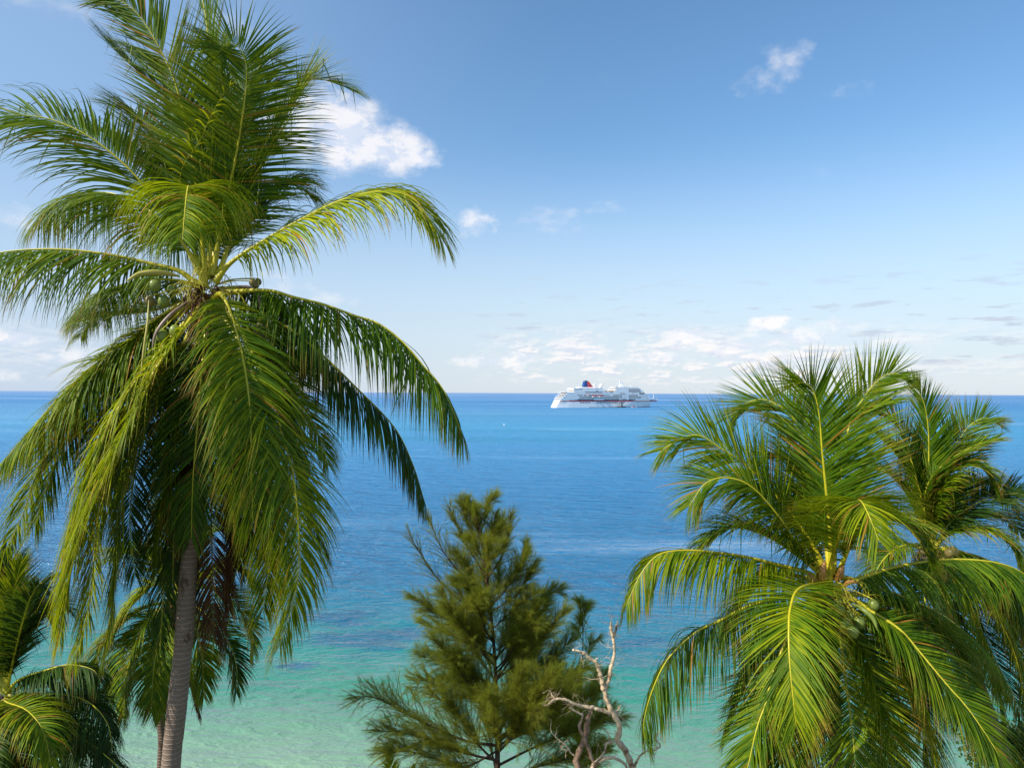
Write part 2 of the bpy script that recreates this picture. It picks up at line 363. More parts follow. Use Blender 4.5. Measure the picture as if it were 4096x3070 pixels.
def leaflet_set(rng, P, T, B, Nn, L, u0, npair, wid, a0, a1, lift, droop, wind, yellow, ragged, miss, stiff, acc, prof=None):
    n = len(P); us = []
    tot = 2*npair; side = np.tile([1., -1.], npair)
    u = np.repeat(np.linspace(u0, .995, npair), 2)+rng.uniform(-.35, .35, tot)*(1-u0)/npair
    u = np.clip(u, u0*.95, 1.0)
    keep = rng.random(tot) > miss
    # leaflets torn away in runs, as storms leave them
    for _ in range(int(ragged*4)):
        c = rng.uniform(u0, 1); s = rng.choice([-1, 1]); wdt = rng.uniform(.005, .02); keep &= ~((np.abs(u-c) < wdt) & (side == s))
    u, side = u[keep], side[keep]; tot = len(u)
    x = u*(n-1); i = np.clip(x.astype(int), 0, n-2); f = (x-i)[:, None]
    p = P[i]*(1-f)+P[i+1]*f; t = unit(T[i]*(1-f)+T[i+1]*f); b = unit(B[i]*(1-f)+B[i+1]*f); nn = unit(Nn[i]*(1-f)+Nn[i+1]*f)
    s = (u-u0)/(1-u0)
    if prof is None: prof = ([0, .06, .2, .4, .65, .85, 1], [.42, .68, .93, 1.0, .86, .62, .38])
    ln = L*np.interp(s, *prof)*rng.uniform(.88, 1.08, tot)
    def wave(fr, amp):
        ph = rng.uniform(0, 6.28, 3); return amp*sum(np.sin(u*fr*kk+ph[j]+side*ph[2]) for j, kk in enumerate((1, 2.3, 4.1)))/2
    clump = rng.uniform(-1, 1, tot)*.04+wave(38, .07)
    al = np.interp(s, [0, .5, 1], [a0, (a0+a1)/2+.06, a1])+clump+rng.normal(0, .05, tot)
    li = lift*(1-s*.4)+wave(23, .08)+rng.normal(0, .06+.08*ragged, tot)
    d = t*np.cos(al)[:, None]+b*(side*np.sin(al)*np.cos(li))[:, None]+nn*(np.sin(al)*np.sin(li))[:, None]
    d = unit(d)
    NS = 7
    dr = droop*rng.uniform(.65, 1.35, tot)*(1+wave(17, .25))
    brk = rng.random(tot) < .06*ragged+.015; bat = rng.integers(2, 5, tot)
    wd = wid*rng.uniform(.8, 1.15, tot)*np.interp(s, [0, .15, .8, 1], [.75, 1, .85, .55])
    wp = np.array([.35, .95, 1.0, .9, .72, .48, .25, .04])
    tw = rng.normal(0, .16, tot)
    V = np.zeros((tot, NS+1, 3, 3)); q = p.copy()
    curl = rng.normal(0, .03, (tot, 3))
    for k in range(NS+1):
        wdir = t-d*(t*d).sum(1, keepdims=True); wdir = unit(wdir)
        nl = np.cross(wdir, d); nl *= np.sign((nl*nn).sum(1, keepdims=True)+1e-6)
        ang = tw[:, None]*(.4+k/NS)
        wdir = wdir*np.cos(ang)+nl*np.sin(ang)
        hw = (wd*wp[k]*.5)[:, None]
        V[:, k, 0] = q-wdir*hw+nl*hw*.5; V[:, k, 1] = q; V[:, k, 2] = q+wdir*hw+nl*hw*.5
        if k < NS:
            q = q+d*(ln/NS)[:, None]
            g = dr*(.25+1.6*k/NS)/NS*2.0*stiff
            d = d+np.array([0, 0, -1.])*g[:, None]+np.asarray(wind)*(.5+k/NS)/NS+curl/NS*2
            bk = brk & (bat == k); d[bk] = d[bk]*.25+np.array([0, 0, -1.])+rng.normal(0, .25, (bk.sum(), 3))
            d = unit(d)
    rr = rng.random(tot); A = np.zeros((tot, NS+1, 3, 4)); A[..., 0] = rr[:, None, None]; A[..., 1] = np.linspace(0, 1, NS+1)[None, :, None]; A[..., 2] = yellow; A[..., 3] = 1
    base = (np.arange(tot)*(NS+1)*3)[:, None, None]; kk = (np.arange(NS)*3)[None, :, None]; c = np.arange(2)[None, None]
    Q = np.stack([base+kk+c, base+kk+c+1, base+kk+3+c+1, base+kk+3+c], -1).reshape(-1, 4)
    acc.add(V.reshape(-1, 3), Q); acc.a.append(A.reshape(-1, 4))

def frond(palm, P3, rng, L=1.0, roll=0., roll1=None, near=False, pet=.12, npair=96, wid=.05, a0=1.15, a1=.45, lift=.35, droop=.55, wind=(0, 0, 0),
          yellow=.0, ragged=.55, miss=.03, stiff=1.0, mat=None, rib=None, ribr=.038, name='frond', label=None, ribless=False, prof=None, curtain=False, fl=1.0):
    P, length = spline(P3, 64)
    if L > .5: L *= 1.42*fl; npair = int(npair*1.85); wid *= .76
    if curtain: L *= 1.15; lift = -.6; a0 = 1.3; a1 = .5; droop = 1.5; roll = roll*.5 if roll else 0.; roll1 = roll
    T = unit(np.gradient(P, axis=0))
    oh = P[-1]-P[0]; oh[2] = 0
    q = P[len(P)//3]-P[0]; q[2] = 0
    if np.linalg.norm(oh) < .6: oh = q
    if np.linalg.norm(oh) < 1e-3: oh = np.array([0, 1., 0])
    oh /= np.linalg.norm(oh); B0 = np.cross(oh, (0, 0, 1.))
    Bs = []; b = B0
    for i in range(len(P)):
        b = b-T[i]*np.dot(b, T[i]); b /= np.linalg.norm(b)+1e-9; Bs.append(b)
    B = np.array(Bs); Nn = np.cross(B, T)
    if roll1 is None: roll1 = roll
    sg = 1.0
    if near: sg = 1.0 if np.dot(B0, CP-P[20]) > 0 else -1.0   # positive roll lowers the side nearer the camera
    an = (sg*np.linspace(roll, roll1, len(P)))[:, None]
    B, Nn = B*np.cos(an)-Nn*np.sin(an), Nn*np.cos(an)+B*np.sin(an)
    acc = Acc()
    leaflet_set(rng, P, T, B, Nn, L, pet, npair, wid, a0, a1, lift, droop, wind, yellow, ragged, miss, stiff, acc, prof)
    o = acc.build(name, mat or M_LEAF, palm)
    if label: o['label'] = label
    if not ribless:
        u = np.linspace(0, 1, len(P)); r = ribr*np.interp(u, [0, .05, .14, .3, .7, 1], [2.1, 1.5, 1.0, .72, .36, .10])
        V, Q = tube(P, r, 7)
        rb = mesh_np('midrib', V-np.array(parent_origin(palm)), Q, rib or M_RIB, None); rb.parent = o
    return o, length

def palm_tree(name, label, cat, group, crown_px, Y0, trunk_px, fronds, seed, r_top=.13, r_bot=.19, auto=(), trunk_mat=None, L=1.0, wid=.05, npair=96, nuts=(), spathes=(), stalks=0, heart=1.0, defaults=None, ground=True, fl=1.0):
    rng = np.random.default_rng(seed); D = dict(defaults or {})
    c0 = at(*crown_px, Y0)
    tp = [at(px, py, Y0+dy) for (px, py, dy) in trunk_px]
    d = tp[-1]-tp[-2]; d = d/abs(d[2]); 
    gz = float(ground_h(tp[-1][0], tp[-1][1]))-.3
    k = max(0., tp[-1][2]-gz); mid = tp[-1]+d*k*.5+np.array([0, .0, 0]); tp = tp+[tp[-1]+d*k*.45*np.array([.8, .8, 1]), tp[-1]+d*k*np.array([.7, .7, 1])]
    root = empty(name, tp[-1], label, cat, group)
    P, ln = spline([c0+np.array([0, 0, -.1])]+tp, 260)
    u = np.linspace(0, 1, 260); r = r_top+(r_bot-r_top)*u+.10*np.clip((u-.93)/.07, 0, 1)**2
    s = u*ln; r = r*(1+.022*np.abs(((s*8.0) % 1)-.5)*2)+.006*np.sin(s*3.1)
    V, Q = tube(P, r, 20, jitter=.015, rng=rng)
    mesh_np('trunk', V, Q, trunk_mat or M_TRUNK, root)
    # crown heart: stubs of old leaf bases wrapped in fibre
    acc = Acc(); top = P[0]; up = unit(P[0]-P[12])
    for j in range(int(26*heart)):
        a = j*2.4; h = -.05-.028*j+rng.uniform(-.03, .03)
        o_ = np.array([math.cos(a), math.sin(a), 0]); p0 = top+up*h+o_*r_top*.5
        pp = [p0, p0+o_*.16+np.array([0, 0, .08]), p0+o_*.30+np.array([0, 0, .20*rng.uniform(-.2, 1)])]
        PP, _ = spline(pp, 8); V, Q = tube(PP, np.linspace(.075, .02, 8), 6, jitter=.2, rng=rng); acc.add(V, Q)
    for j in range(int(150*heart)):
        a = rng.uniform(0, 6.28); o_ = np.array([math.cos(a), math.sin(a), 0]); p0 = top+up*rng.uniform(-.8, .15)+o_*r_top*.8
        l = rng.uniform(.2, .7); PP = [p0, p0+o_*l*.5+np.array([0, 0, rng.uniform(-.1, .15)]), p0+o_*l*rng.uniform(.4, .9)+np.array([0, 0, -l*rng.uniform(.2, .9)])]
        PP, _ = spline(PP, 6); V, Q = tube(PP, rng.uniform(.004, .012), 3); acc.add(V, Q)
    acc.build('fibrous_heart', M_FIBRE, root)
    for kk, fd in enumerate(fronds):
        fd = dict(D, **fd); pts = fd.pop('p'); dt = fd.pop('d', 0.0); de = fd.pop('de', .9); b0 = fd.pop('b', 0.0)
        n = len(pts); q2 = np.array(pts, float); cum = np.concatenate([[0], np.cumsum(np.hypot(*np.diff(q2, axis=0).T))]); cum /= cum[-1]
        if isinstance(dt, (list, tuple)): dy = dt
        else: dy = [b0+dt*c**de for c in cum]
        P3 = [at(x, y, Y0+z) for (x, y), z in zip(pts, dy)]
        o, l = frond(root, P3, np.random.default_rng(seed*100+kk), **dict(dict(L=L, wid=wid, npair=npair, fl=fl), **fd))
        if l > 8.5 or l < 2.2: print('frond length', name, kk, round(l, 2))
    for kk, (az, el, l, sag, extra) in enumerate(auto):
        az, el = R(az), R(el); h = np.array([math.sin(az), math.cos(az), 0.]); P3 = []
        for j in range(7):
            v = j/6; e = el-sag*v**1.3
            P3.append((P3[-1] if P3 else c0+h*.06)+(h*math.cos(e)+np.array([0, 0, math.sin(e)]))*(l/6 if j else .01))
        frond(root, P3, np.random.default_rng(seed*100+50+kk), **dict(dict(L=L, wid=wid, npair=int(npair*.8)), **dict(D, **extra)))
    for (px, py, dy, rr, old) in nuts:
        c = at(px, py, Y0+dy); bm = bmesh.new(); bmesh.ops.create_uvsphere(bm, u_segments=18, v_segments=12, radius=rr)
        for v in bm.verts:
            z = v.co.z/rr; v.co.z *= 1.18; f = 1-.10*max(0, -z)**2+.05*math.cos(3*math.atan2(v.co.y, v.co.x)); v.co.x *= f; v.co.y *= f
        rot = Matrix.Rotation(rng.uniform(-.5, .5), 4, 'X') @ Matrix.Rotation(rng.uniform(-.5, .5), 4, 'Y')
        o = obj_bm('coconut', bm, M_NUTB if old else M_NUT, root, True); o.matrix_local = Matrix.Translation(Vector(c-np.array(root.location))) @ rot
        S_ = spline([c0+(0, 0, .05), (c0+c)/2+(0, 0, .14), c+(0, 0, rr*1.1)], 10)[0]; V, Q = tube(S_, .012, 5)
        V = (V-c) @ np.array(rot.to_3x3())
        st = mesh_np('stalk', V, Q, M_RIB, None); st.parent = o
    for (pts, dy, wd, old) in spathes:
        P, _ = spline([at(x, y, Y0+z) for (x, y), z in zip(pts, dy)], 18)
        u = np.linspace(0, 1, 18); V, Q = tube(P, wd*np.clip(np.sin(math.pi*np.clip(u*.93+.05, 0, 1))**.7, .08, 1), 8)
        mesh_np('spathe', V, Q, (M_SPATHE, M_SPATHEO, M_NUT, M_CLOTH)[old], root)
    if stalks:
        acc = Acc()
        for j in range(stalks):
            a = rng.uniform(0, 6.28); o_ = np.array([math.cos(a), math.sin(a), 0]); p0 = c0+np.array([0, 0, rng.uniform(-.15, .35)]); l = rng.uniform(.5, 1.0)
            main = [p0, p0+o_*l*.6+np.array([0, 0, .12]), p0+o_*l+np.array([0, 0, -.25])]
            PP, _ = spline(main, 12); V, Q = tube(PP, np.linspace(.018, .006, 12), 5); acc.add(V, Q)
            for i in range(22):
                q0 = PP[rng.integers(4, 12)]; e = unit(rng.normal(0, 1, 3)+o_*.8+np.array([0, 0, -.5])); ll = rng.uniform(.15, .42)
                V, Q = tube(spline([q0, q0+e*ll*.5, q0+e*ll*.8+np.array([0, 0, -ll*.4])], 6)[0], .0045, 3); acc.add(V, Q)
        acc.build('flower_stalks', M_RIB, root)
    return root
# ---- the tall palm on the left, nearest the camera
front = [
 dict(p=[(815,1130),(790,1060),(700,930),(617,809),(525,685),(370,556),(216,482),(93,463),(-20,475),(-130,530)], d=-1.0, roll=.75, roll1=.9, near=True, L=1.2, droop=.7, lift=.15, wind=(-.1,0,.0), yellow=.12),
 dict(p=[(820,1110),(800,860),(765,600),(700,330),(617,154),(540,45),(470,0),(410,-15)], d=-.4, roll=1.3, roll1=1.2, L=1.15, droop=.06, lift=.1, a0=.95, yellow=.04, npair=110),
 dict(p=[(835,1100),(846,700),(846,370),(830,123),(803,-40),(760,-220),(680,-380)], d=.2, roll=.3, roll1=.9, L=1.15, droop=.05, lift=.2, a0=.85, yellow=.0, npair=110),
 dict(p=[(850,1100),(880,930),(945,617),(982,370),(982,247),(950,185),(905,175),(872,215)], d=-1.1, de=1.6, L=1.25, droop=.18, lift=.05, a0=1.25, a1=.9, yellow=.05, npair=118),
 dict(p=[(870,1110),(985,790),(1111,525),(1180,400),(1215,330),(1290,320),(1370,345)], d=1.2, roll=.2, L=1.25, droop=.25, lift=.25, a0=.9, a1=.3, yellow=.12),
 dict(p=[(810,1110),(790,760),(741,494),(587,321),(494,235),(440,175)], d=.8, roll=.6, roll1=.2, L=1.2, droop=.08, lift=.25, a0=.9, yellow=.0),
 dict(p=[(822,1150),(815,1000),(800,870),(775,790),(757,745),(748,770),(738,860),(730,960)], d=[0,-.25,-.75,-1.3,-1.9,-2.5,-3.0,-3.4], L=1.1, droop=1.9, lift=.1, a0=1.2, a1=.6, yellow=.12, pet=.22),
 dict(p=[(800,1150),(720,1085),(605,1054),(432,1017),(216,996),(0,1010),(-150,1060),(-260,1160)], d=-.6, roll=.55, near=True, L=1.05, droop=.75, lift=.15, yellow=.10, wind=(-.12,0,0), curtain=True),
 dict(p=[(860,1130),(923,1051),(1050,965),(1170,896),(1356,804),(1510,765),(1603,780),(1695,845),(1763,950)], d=-.3, roll=.6, roll1=.35, near=True, L=1.2, droop=.9, lift=-.1, a0=1.3, a1=.4, yellow=.28, wind=(.08,0,0), npair=105),
 dict(p=[(880,1180),(954,1165),(1078,1162),(1170,1187),(1294,1217),(1417,1261),(1510,1292),(1603,1360),(1695,1464),(1776,1563),(1850,1740)], d=-.6, roll=.35, roll1=.15, near=True, L=1.05, droop=1.0, lift=.2, a0=1.15, yellow=-.12, npair=110, curtain=True),
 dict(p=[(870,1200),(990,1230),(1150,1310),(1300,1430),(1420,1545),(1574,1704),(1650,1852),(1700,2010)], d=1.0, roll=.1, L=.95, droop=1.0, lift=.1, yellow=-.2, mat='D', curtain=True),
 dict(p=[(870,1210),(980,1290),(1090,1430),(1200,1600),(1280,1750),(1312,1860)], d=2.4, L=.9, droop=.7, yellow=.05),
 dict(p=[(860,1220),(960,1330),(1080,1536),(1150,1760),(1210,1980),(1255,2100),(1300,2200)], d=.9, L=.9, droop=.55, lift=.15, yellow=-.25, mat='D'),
 dict(p=[(855,1195),(889,1180),(938,1301),(976,1456),(1000,1641),(1006,1826),(1008,1960),(1012,2090)], d=[-.1,-.4,-.95,-1.35,-1.6,-1.7,-1.75,-1.75], L=1.1, droop=.85, lift=.25, a0=1.15, a1=.45, yellow=.05, npair=110),
 dict(p=[(860,1215),(930,1270),(1075,1548),(1136,1764),(1173,1900),(1195,2130),(1185,2350),(1115,2590)], d=[0,-.3,-.9,-1.1,-1.2,-1.2,-1.1,-1.0], L=1.1, droop=.85, lift=.1, yellow=.16, npair=118),
 dict(p=[(825,1200),(790,1240),(710,1350),(617,1487),(556,1622),(494,1752),(425,1900),(346,2077),(280,2300),(240,2560)], d=[0,-.3,-.9,-1.3,-1.55,-1.7,-1.85,-1.9,-1.9,-1.8], roll=-.3, roll1=-.55, near=True, L=1.0, droop=.7, lift=.2, a0=1.0, yellow=.26, npair=125),
 dict(p=[(800,1190),(680,1240),(525,1351),(383,1456),(278,1548),(190,1640),(100,1745),(10,1845)], d=-.4, roll=.3, near=True, L=1.0, droop=.95, lift=.25, yellow=.12, curtain=True),
 dict(p=[(800,1200),(650,1300),(460,1440),(340,1580),(216,1746),(154,1876),(93,2050),(10,2220)], d=.5, roll=-.1, L=1.0, droop=.6, lift=.15, yellow=.05),
 dict(p=[(800,1170),(700,1215),(587,1246),(450,1262),(360,1290),(322,1350)], d=1.9, roll=.2, near=True, L=.85, droop=.7, yellow=.10, npair=70),
 dict(p=[(820,1210),(720,1400),(600,1600),(480,1820),(400,2040),(375,2250),(350,2450),(300,2640)], d=[0,-.1,-.3,-.4,-.5,-.5,-.5,-.45], L=1.05, droop=.7, lift=.1, yellow=.2, npair=115),
 dict(p=[(835,1230),(810,1456),(790,1703),(772,1919),(765,2150)], d=[0,-.6,-.8,-.8,-.75], L=.95, droop=.8, lift=.1, yellow=-.1),
 dict(p=[(845,1240),(850,1500),(850,1800),(845,2060),(850,2300),(855,2560)], d=.35, L=1.0, droop=1.2, lift=.0, mat='X', rib='X', ragged=1.0, miss=.04),
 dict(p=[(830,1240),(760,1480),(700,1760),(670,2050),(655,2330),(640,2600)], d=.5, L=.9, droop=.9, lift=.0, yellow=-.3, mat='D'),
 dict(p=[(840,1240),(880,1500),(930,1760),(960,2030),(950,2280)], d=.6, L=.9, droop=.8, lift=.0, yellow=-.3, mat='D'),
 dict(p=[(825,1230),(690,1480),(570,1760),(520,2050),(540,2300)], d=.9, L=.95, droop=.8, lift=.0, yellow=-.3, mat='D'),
 dict(p=[(835,1240),(900,1450),(1010,1750),(1080,2000),(1090,2250)], d=-.5, L=.95, droop=.8, lift=.1, yellow=-.1),
 dict(p=[(850,1240),(870,1500),(910,1800),(925,2100),(900,2330)], d=.15, L=.95, droop=1.2, lift=.0, mat='X', rib='X', ragged=1.0, miss=.04),
 dict(p=[(820,1140),(720,820),(560,620),(380,520),(260,560)], d=2.4, L=.95, droop=.4, yellow=-.1),
 dict(p=[(845,1100),(900,700),(960,420),(1060,240),(1130,260)], d=1.8, L=1.1, droop=.3, yellow=-.15),
 dict(p=[(815,1210),(650,1420),(480,1700),(390,1960),(350,2160)], d=.4, L=1.0, droop=.8, lift=.1, yellow=0.),
 dict(p=[(800,1090),(700,930),(560,820),(420,770),(280,800),(150,900)], d=1.2, L=1.1, droop=.8, near=True, yellow=-.05, curtain=True),
 dict(p=[(865,1100),(960,930),(1060,800),(1150,740),(1230,770)], d=2.0, L=1.1, droop=.8, yellow=-.1),
 dict(p=[(830,1100),(760,850),(660,620),(560,470),(470,430)], d=1.7, L=1.15, droop=.3, yellow=-.1),
 dict(p=[(850,1100),(910,820),(960,560),(1040,380),(1110,330)], d=.9, L=1.1, droop=.35, yellow=-.05),
 dict(p=[(840,1110),(830,800),(880,500),(900,300),(880,160)], d=2.3, L=1.1, droop=.2, yellow=-.1),
 dict(p=[(810,1150),(700,1120),(560,1120),(430,1170),(330,1250)], d=2.2, L=1.05, droop=1.0, yellow=-.1, curtain=True),
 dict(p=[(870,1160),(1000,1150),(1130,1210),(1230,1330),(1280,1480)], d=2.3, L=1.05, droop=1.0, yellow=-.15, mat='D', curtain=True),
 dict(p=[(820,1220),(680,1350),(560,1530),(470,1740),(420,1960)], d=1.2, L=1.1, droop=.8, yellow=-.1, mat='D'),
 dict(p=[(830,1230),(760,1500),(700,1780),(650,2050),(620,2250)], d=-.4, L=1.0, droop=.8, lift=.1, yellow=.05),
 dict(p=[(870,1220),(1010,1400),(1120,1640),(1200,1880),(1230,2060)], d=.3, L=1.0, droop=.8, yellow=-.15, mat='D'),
 dict(p=[(820,1220),(700,1440),(590,1680),(500,1950),(470,2200),(450,2450),(420,2600)], d=[0,-.2,-.5,-.7,-.8,-.8,-.8], L=1.05, droop=.7, lift=.1, yellow=.12, npair=110),
 dict(p=[(815,1210),(660,1380),(500,1590),(380,1830),(300,2080),(250,2330),(225,2500)], d=[0,-.5,-.9,-1.1,-1.2,-1.2,-1.1], L=1.05, droop=.8, lift=.1, yellow=.18, npair=110),
 dict(p=[(860,1220),(960,1380),(1040,1650),(1080,1930),(1085,2200),(1050,2440)], d=[0,-.5,-1.0,-1.1,-1.1,-1.0], L=1.05, droop=.8, lift=.1, yellow=.1, npair=110),
 dict(p=[(805,1200),(640,1280),(480,1420),(330,1620),(220,1850),(140,2100)], d=-.2, L=1.05, droop=.9, lift=.1, yellow=.05),
 dict(p=[(850,1240),(895,1450),(935,1700),(950,1950),(925,2200),(905,2420)], d=.3, L=.95, droop=1.2, lift=.0, mat='X', rib='X', ragged=1.0, miss=.04),
 dict(p=[(835,1240),(800,1500),(740,1780),(700,2080),(690,2350)], d=.3, L=.9, droop=1.1, lift=.0, mat='D', ragged=.8),
 dict(p=[(845,1240),(860,1480),(900,1720),(985,1980),(1000,2200)], d=.8, L=.95, droop=1.0, mat='D'),
 # young twisted leaf hanging in yellow shreds
 dict(p=[(820,1100),(740,930),(722,700),(800,560),(860,430),(925,335)], d=-1.2, L=.40, droop=1.3, lift=.5, yellow=.6, npair=13, pet=.45, ragged=1.0, wid=.035, ribr=.010),
]
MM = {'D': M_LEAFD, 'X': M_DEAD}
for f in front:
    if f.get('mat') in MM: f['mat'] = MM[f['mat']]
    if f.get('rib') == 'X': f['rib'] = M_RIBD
palm_tree('coconut_palm', 'tallest coconut palm, at the left, its grey ringed trunk running off the bottom edge', 'palm tree', 'coconut palms above the bay',
  (835,1160), 14.0, [(835,1500,.02),(790,2000,.1),(757,2250,.15),(735,2560,.2),(700,2900,.3),(683,3070,.35)], front, 1, r_top=.145, r_bot=.24,
  nuts=[(620,1140,-.55,.115,0),(655,1205,-.4,.11,0),(600,1205,-.3,.10,1),(650,1345,-.6,.125,0),(700,1322,-.75,.105,0),(1030,1345,-.35,.13,1),(1045,1310,-.1,.12,1),(1020,1375,-.2,.13,1),
        (1010,1130,.3,.07,1),(1032,1128,.35,.07,1),(1022,1140,.28,.07,1),(690,1160,-.3,.1,0)],
  spathes=[([(720,1105),(640,1090),(560,1095),(505,1125)],(-.2,-.5,-.7,-.9),.055,0), ([(750,1205),(680,1260),(625,1330),(608,1400)],(-.3,-.6,-.75,-.8),.035,1),
           ([(940,1145),(1000,1150),(1035,1190),(1040,1245)],(-.1,.0,.0,.05),.035,1), ([(595,1200),(590,1290),(575,1400),(560,1530)],(-1.1,-1.25,-1.3,-1.3),.022,0)],
  stalks=7, heart=1.6, fl=1.12)

# ---- second palm, front right
second = [
 dict(p=[(3325,2290),(3320,2130),(3306,1979),(3288,1794),(3278,1670),(3256,1570),(3215,1530),(3165,1545)], d=-.5, L=1.32, droop=.06, lift=.06, a0=1.2, a1=.5, roll=.12, yellow=.0, npair=100, ragged=.1),
 dict(p=[(3320,2280),(3290,2050),(3240,1800),(3164,1658),(3102,1615),(3041,1596),(2967,1622),(2923,1672)], d=1.2, L=1.05, droop=.05, lift=.3, roll=.9, near=True, yellow=.0),
 dict(p=[(3330,2280),(3350,2050),(3370,1850),(3405,1670),(3442,1609),(3504,1528),(3566,1491),(3618,1505)], d=.9, L=1.15, droop=.03, lift=.2, roll=1.1, near=True, yellow=.0, ragged=.6),
 dict(p=[(3310,2300),(3250,2180),(3160,2050),(3065,1942),(2979,1856),(2886,1794),(2794,1740),(2710,1760),(2640,1806)], d=.2, L=1.15, droop=.25, lift=.1, roll=.9, near=True, yellow=.02),
 dict(p=[(3305,2300),(3200,2190),(3110,2060),(3010,1950),(2917,1911),(2825,1930),(2755,2025)], d=-.8, L=1.1, droop=.35, lift=.1, roll=.8, near=True, yellow=.02),
 dict(p=[(3300,2335),(3230,2290),(3109,2256),(2979,2225),(2855,2207),(2732,2200),(2632,2219),(2560,2300),(2505,2420)], d=-.9, L=.95, droop=.75, lift=.2, roll=.35, near=True, yellow=.12, curtain=True),
 dict(p=[(3315,2350),(3325,2250),(3349,2170),(3380,2080),(3410,2020),(3440,2000),(3475,2060),(3515,2160)], d=[0,-.15,-.6,-1.2,-1.9,-2.5,-2.9,-3.1], L=1.05, droop=.45, lift=.05, a0=1.15, a1=.5, yellow=.16, pet=.2),
 dict(p=[(3330,2360),(3400,2325),(3500,2290),(3596,2262),(3782,2237),(3967,2246),(4090,2290),(4200,2400)], d=-.3, L=.85, droop=.95, lift=.1, roll=.5, near=True, yellow=.12, npair=105, curtain=True),
 dict(p=[(3300,2355),(3257,2336),(3189,2360),(3162,2429),(3155,2509),(3158,2633),(3172,2787),(3185,2900)], d=[-.1,-.5,-1.2,-1.8,-2.2,-2.5,-2.7,-2.75], L=1.05, droop=.40, lift=.25, yellow=.08, npair=105),
 dict(p=[(3290,2370),(3150,2380),(3000,2420),(2880,2480),(2780,2530),(2675,2630),(2613,2750),(2576,2880),(2580,2960)], d=-.1, L=.95, droop=.85, lift=.15, roll=.35, near=True, yellow=-.08, curtain=True),
 dict(p=[(3300,2380),(3190,2480),(3102,2664),(3065,2805),(3028,2910),(2990,3070),(2960,3160)], d=-1.0, L=1.0, droop=.15, lift=.3, yellow=.06, npair=105),
 dict(p=[(3330,2400),(3355,2500),(3368,2602),(3387,2756),(3411,2941),(3424,3100)], d=-1.3, L=1.1, droop=.08, lift=.2, a0=1.25, a1=.6, yellow=.0),
 dict(p=[(3345,2390),(3436,2552),(3504,2707),(3553,2849),(3600,3034),(3630,3130)], d=-1.2, L=1.05, droop=.12, lift=.25, a0=1.25, a1=.6, yellow=.05),
 dict(p=[(3350,2375),(3420,2400),(3480,2441),(3596,2515),(3689,2620),(3782,2731),(3874,2836),(3967,2972),(4030,3080)], d=-2.3, L=1.05, droop=.55, lift=.2, roll=.2, near=True, yellow=.08, npair=110),
 dict(p=[(3345,2380),(3480,2420),(3630,2470),(3740,2600),(3810,2740),(3850,2880)], d=.5, L=1.0, droop=.9, yellow=-.08, curtain=True),
 dict(p=[(3300,2370),(3200,2430),(3080,2560),(2980,2740),(2910,2920)], d=.8, L=1.0, droop=.8, yellow=-.1, mat='D'),
 dict(p=[(3320,2395),(3290,2560),(3260,2750),(3240,2950),(3220,3100)], d=-.2, L=1.0, droop=.7, yellow=-.2, mat='D'),
 dict(p=[(3340,2395),(3430,2600),(3480,2800),(3500,3000),(3500,3120)], d=.2, L=1.0, droop=.7, yellow=-.2, mat='D'),
 dict(p=[(3350,2390),(3540,2560),(3640,2750),(3700,2950),(3720,3100)], d=0., L=1.0, droop=.7, yellow=-.15, mat='D'),
 dict(p=[(3300,2395),(3200,2600),(3130,2800),(3100,3000),(3090,3120)], d=.3, L=1.0, droop=.7, yellow=-.15, mat='D'),
 dict(p=[(3350,2300),(3420,2150),(3520,2080),(3640,2110),(3720,2220)], d=-.8, L=1.0, droop=.6, lift=.2, yellow=.0),
 dict(p=[(3330,2260),(3300,2050),(3200,1880),(3090,1830),(3000,1900)], d=1.4, L=1.0, droop=.35, yellow=-.1),
 dict(p=[(3340,2300),(3450,2330),(3650,2400),(3800,2480),(3950,2620),(4040,2800)], d=1.2, L=.8, droop=.9, yellow=-.05, curtain=True),
 dict(p=[(3290,2340),(3180,2300),(3050,2330),(2960,2430),(2900,2560)], d=1.6, L=.95, droop=.8, yellow=0.),
 dict(p=[(3300,2320),(3200,2120),(3120,2000),(3030,1960),(2950,2000)], d=1.2, L=1.0, droop=.5, yellow=-.05),
 dict(p=[(3300,2370),(3220,2500),(3160,2700),(3130,2900),(3120,3060)], d=-.7, L=1.05, droop=.25, lift=.1, yellow=.05),
 dict(p=[(3345,2385),(3480,2500),(3600,2680),(3690,2880),(3740,3060)], d=-.8, L=1.05, droop=.3, lift=.1, yellow=.0),
 dict(p=[(3350,2370),(3500,2390),(3680,2480),(3830,2640),(3910,2820)], d=.5, L=.95, droop=.7, yellow=.0),
 dict(p=[(3300,2310),(3190,2220),(3060,2140),(2930,2110),(2810,2170)], d=-.2, L=1.0, droop=.6, yellow=.05),
]
for f in second:
    if f.get('mat') in MM: f['mat'] = MM[f['mat']]
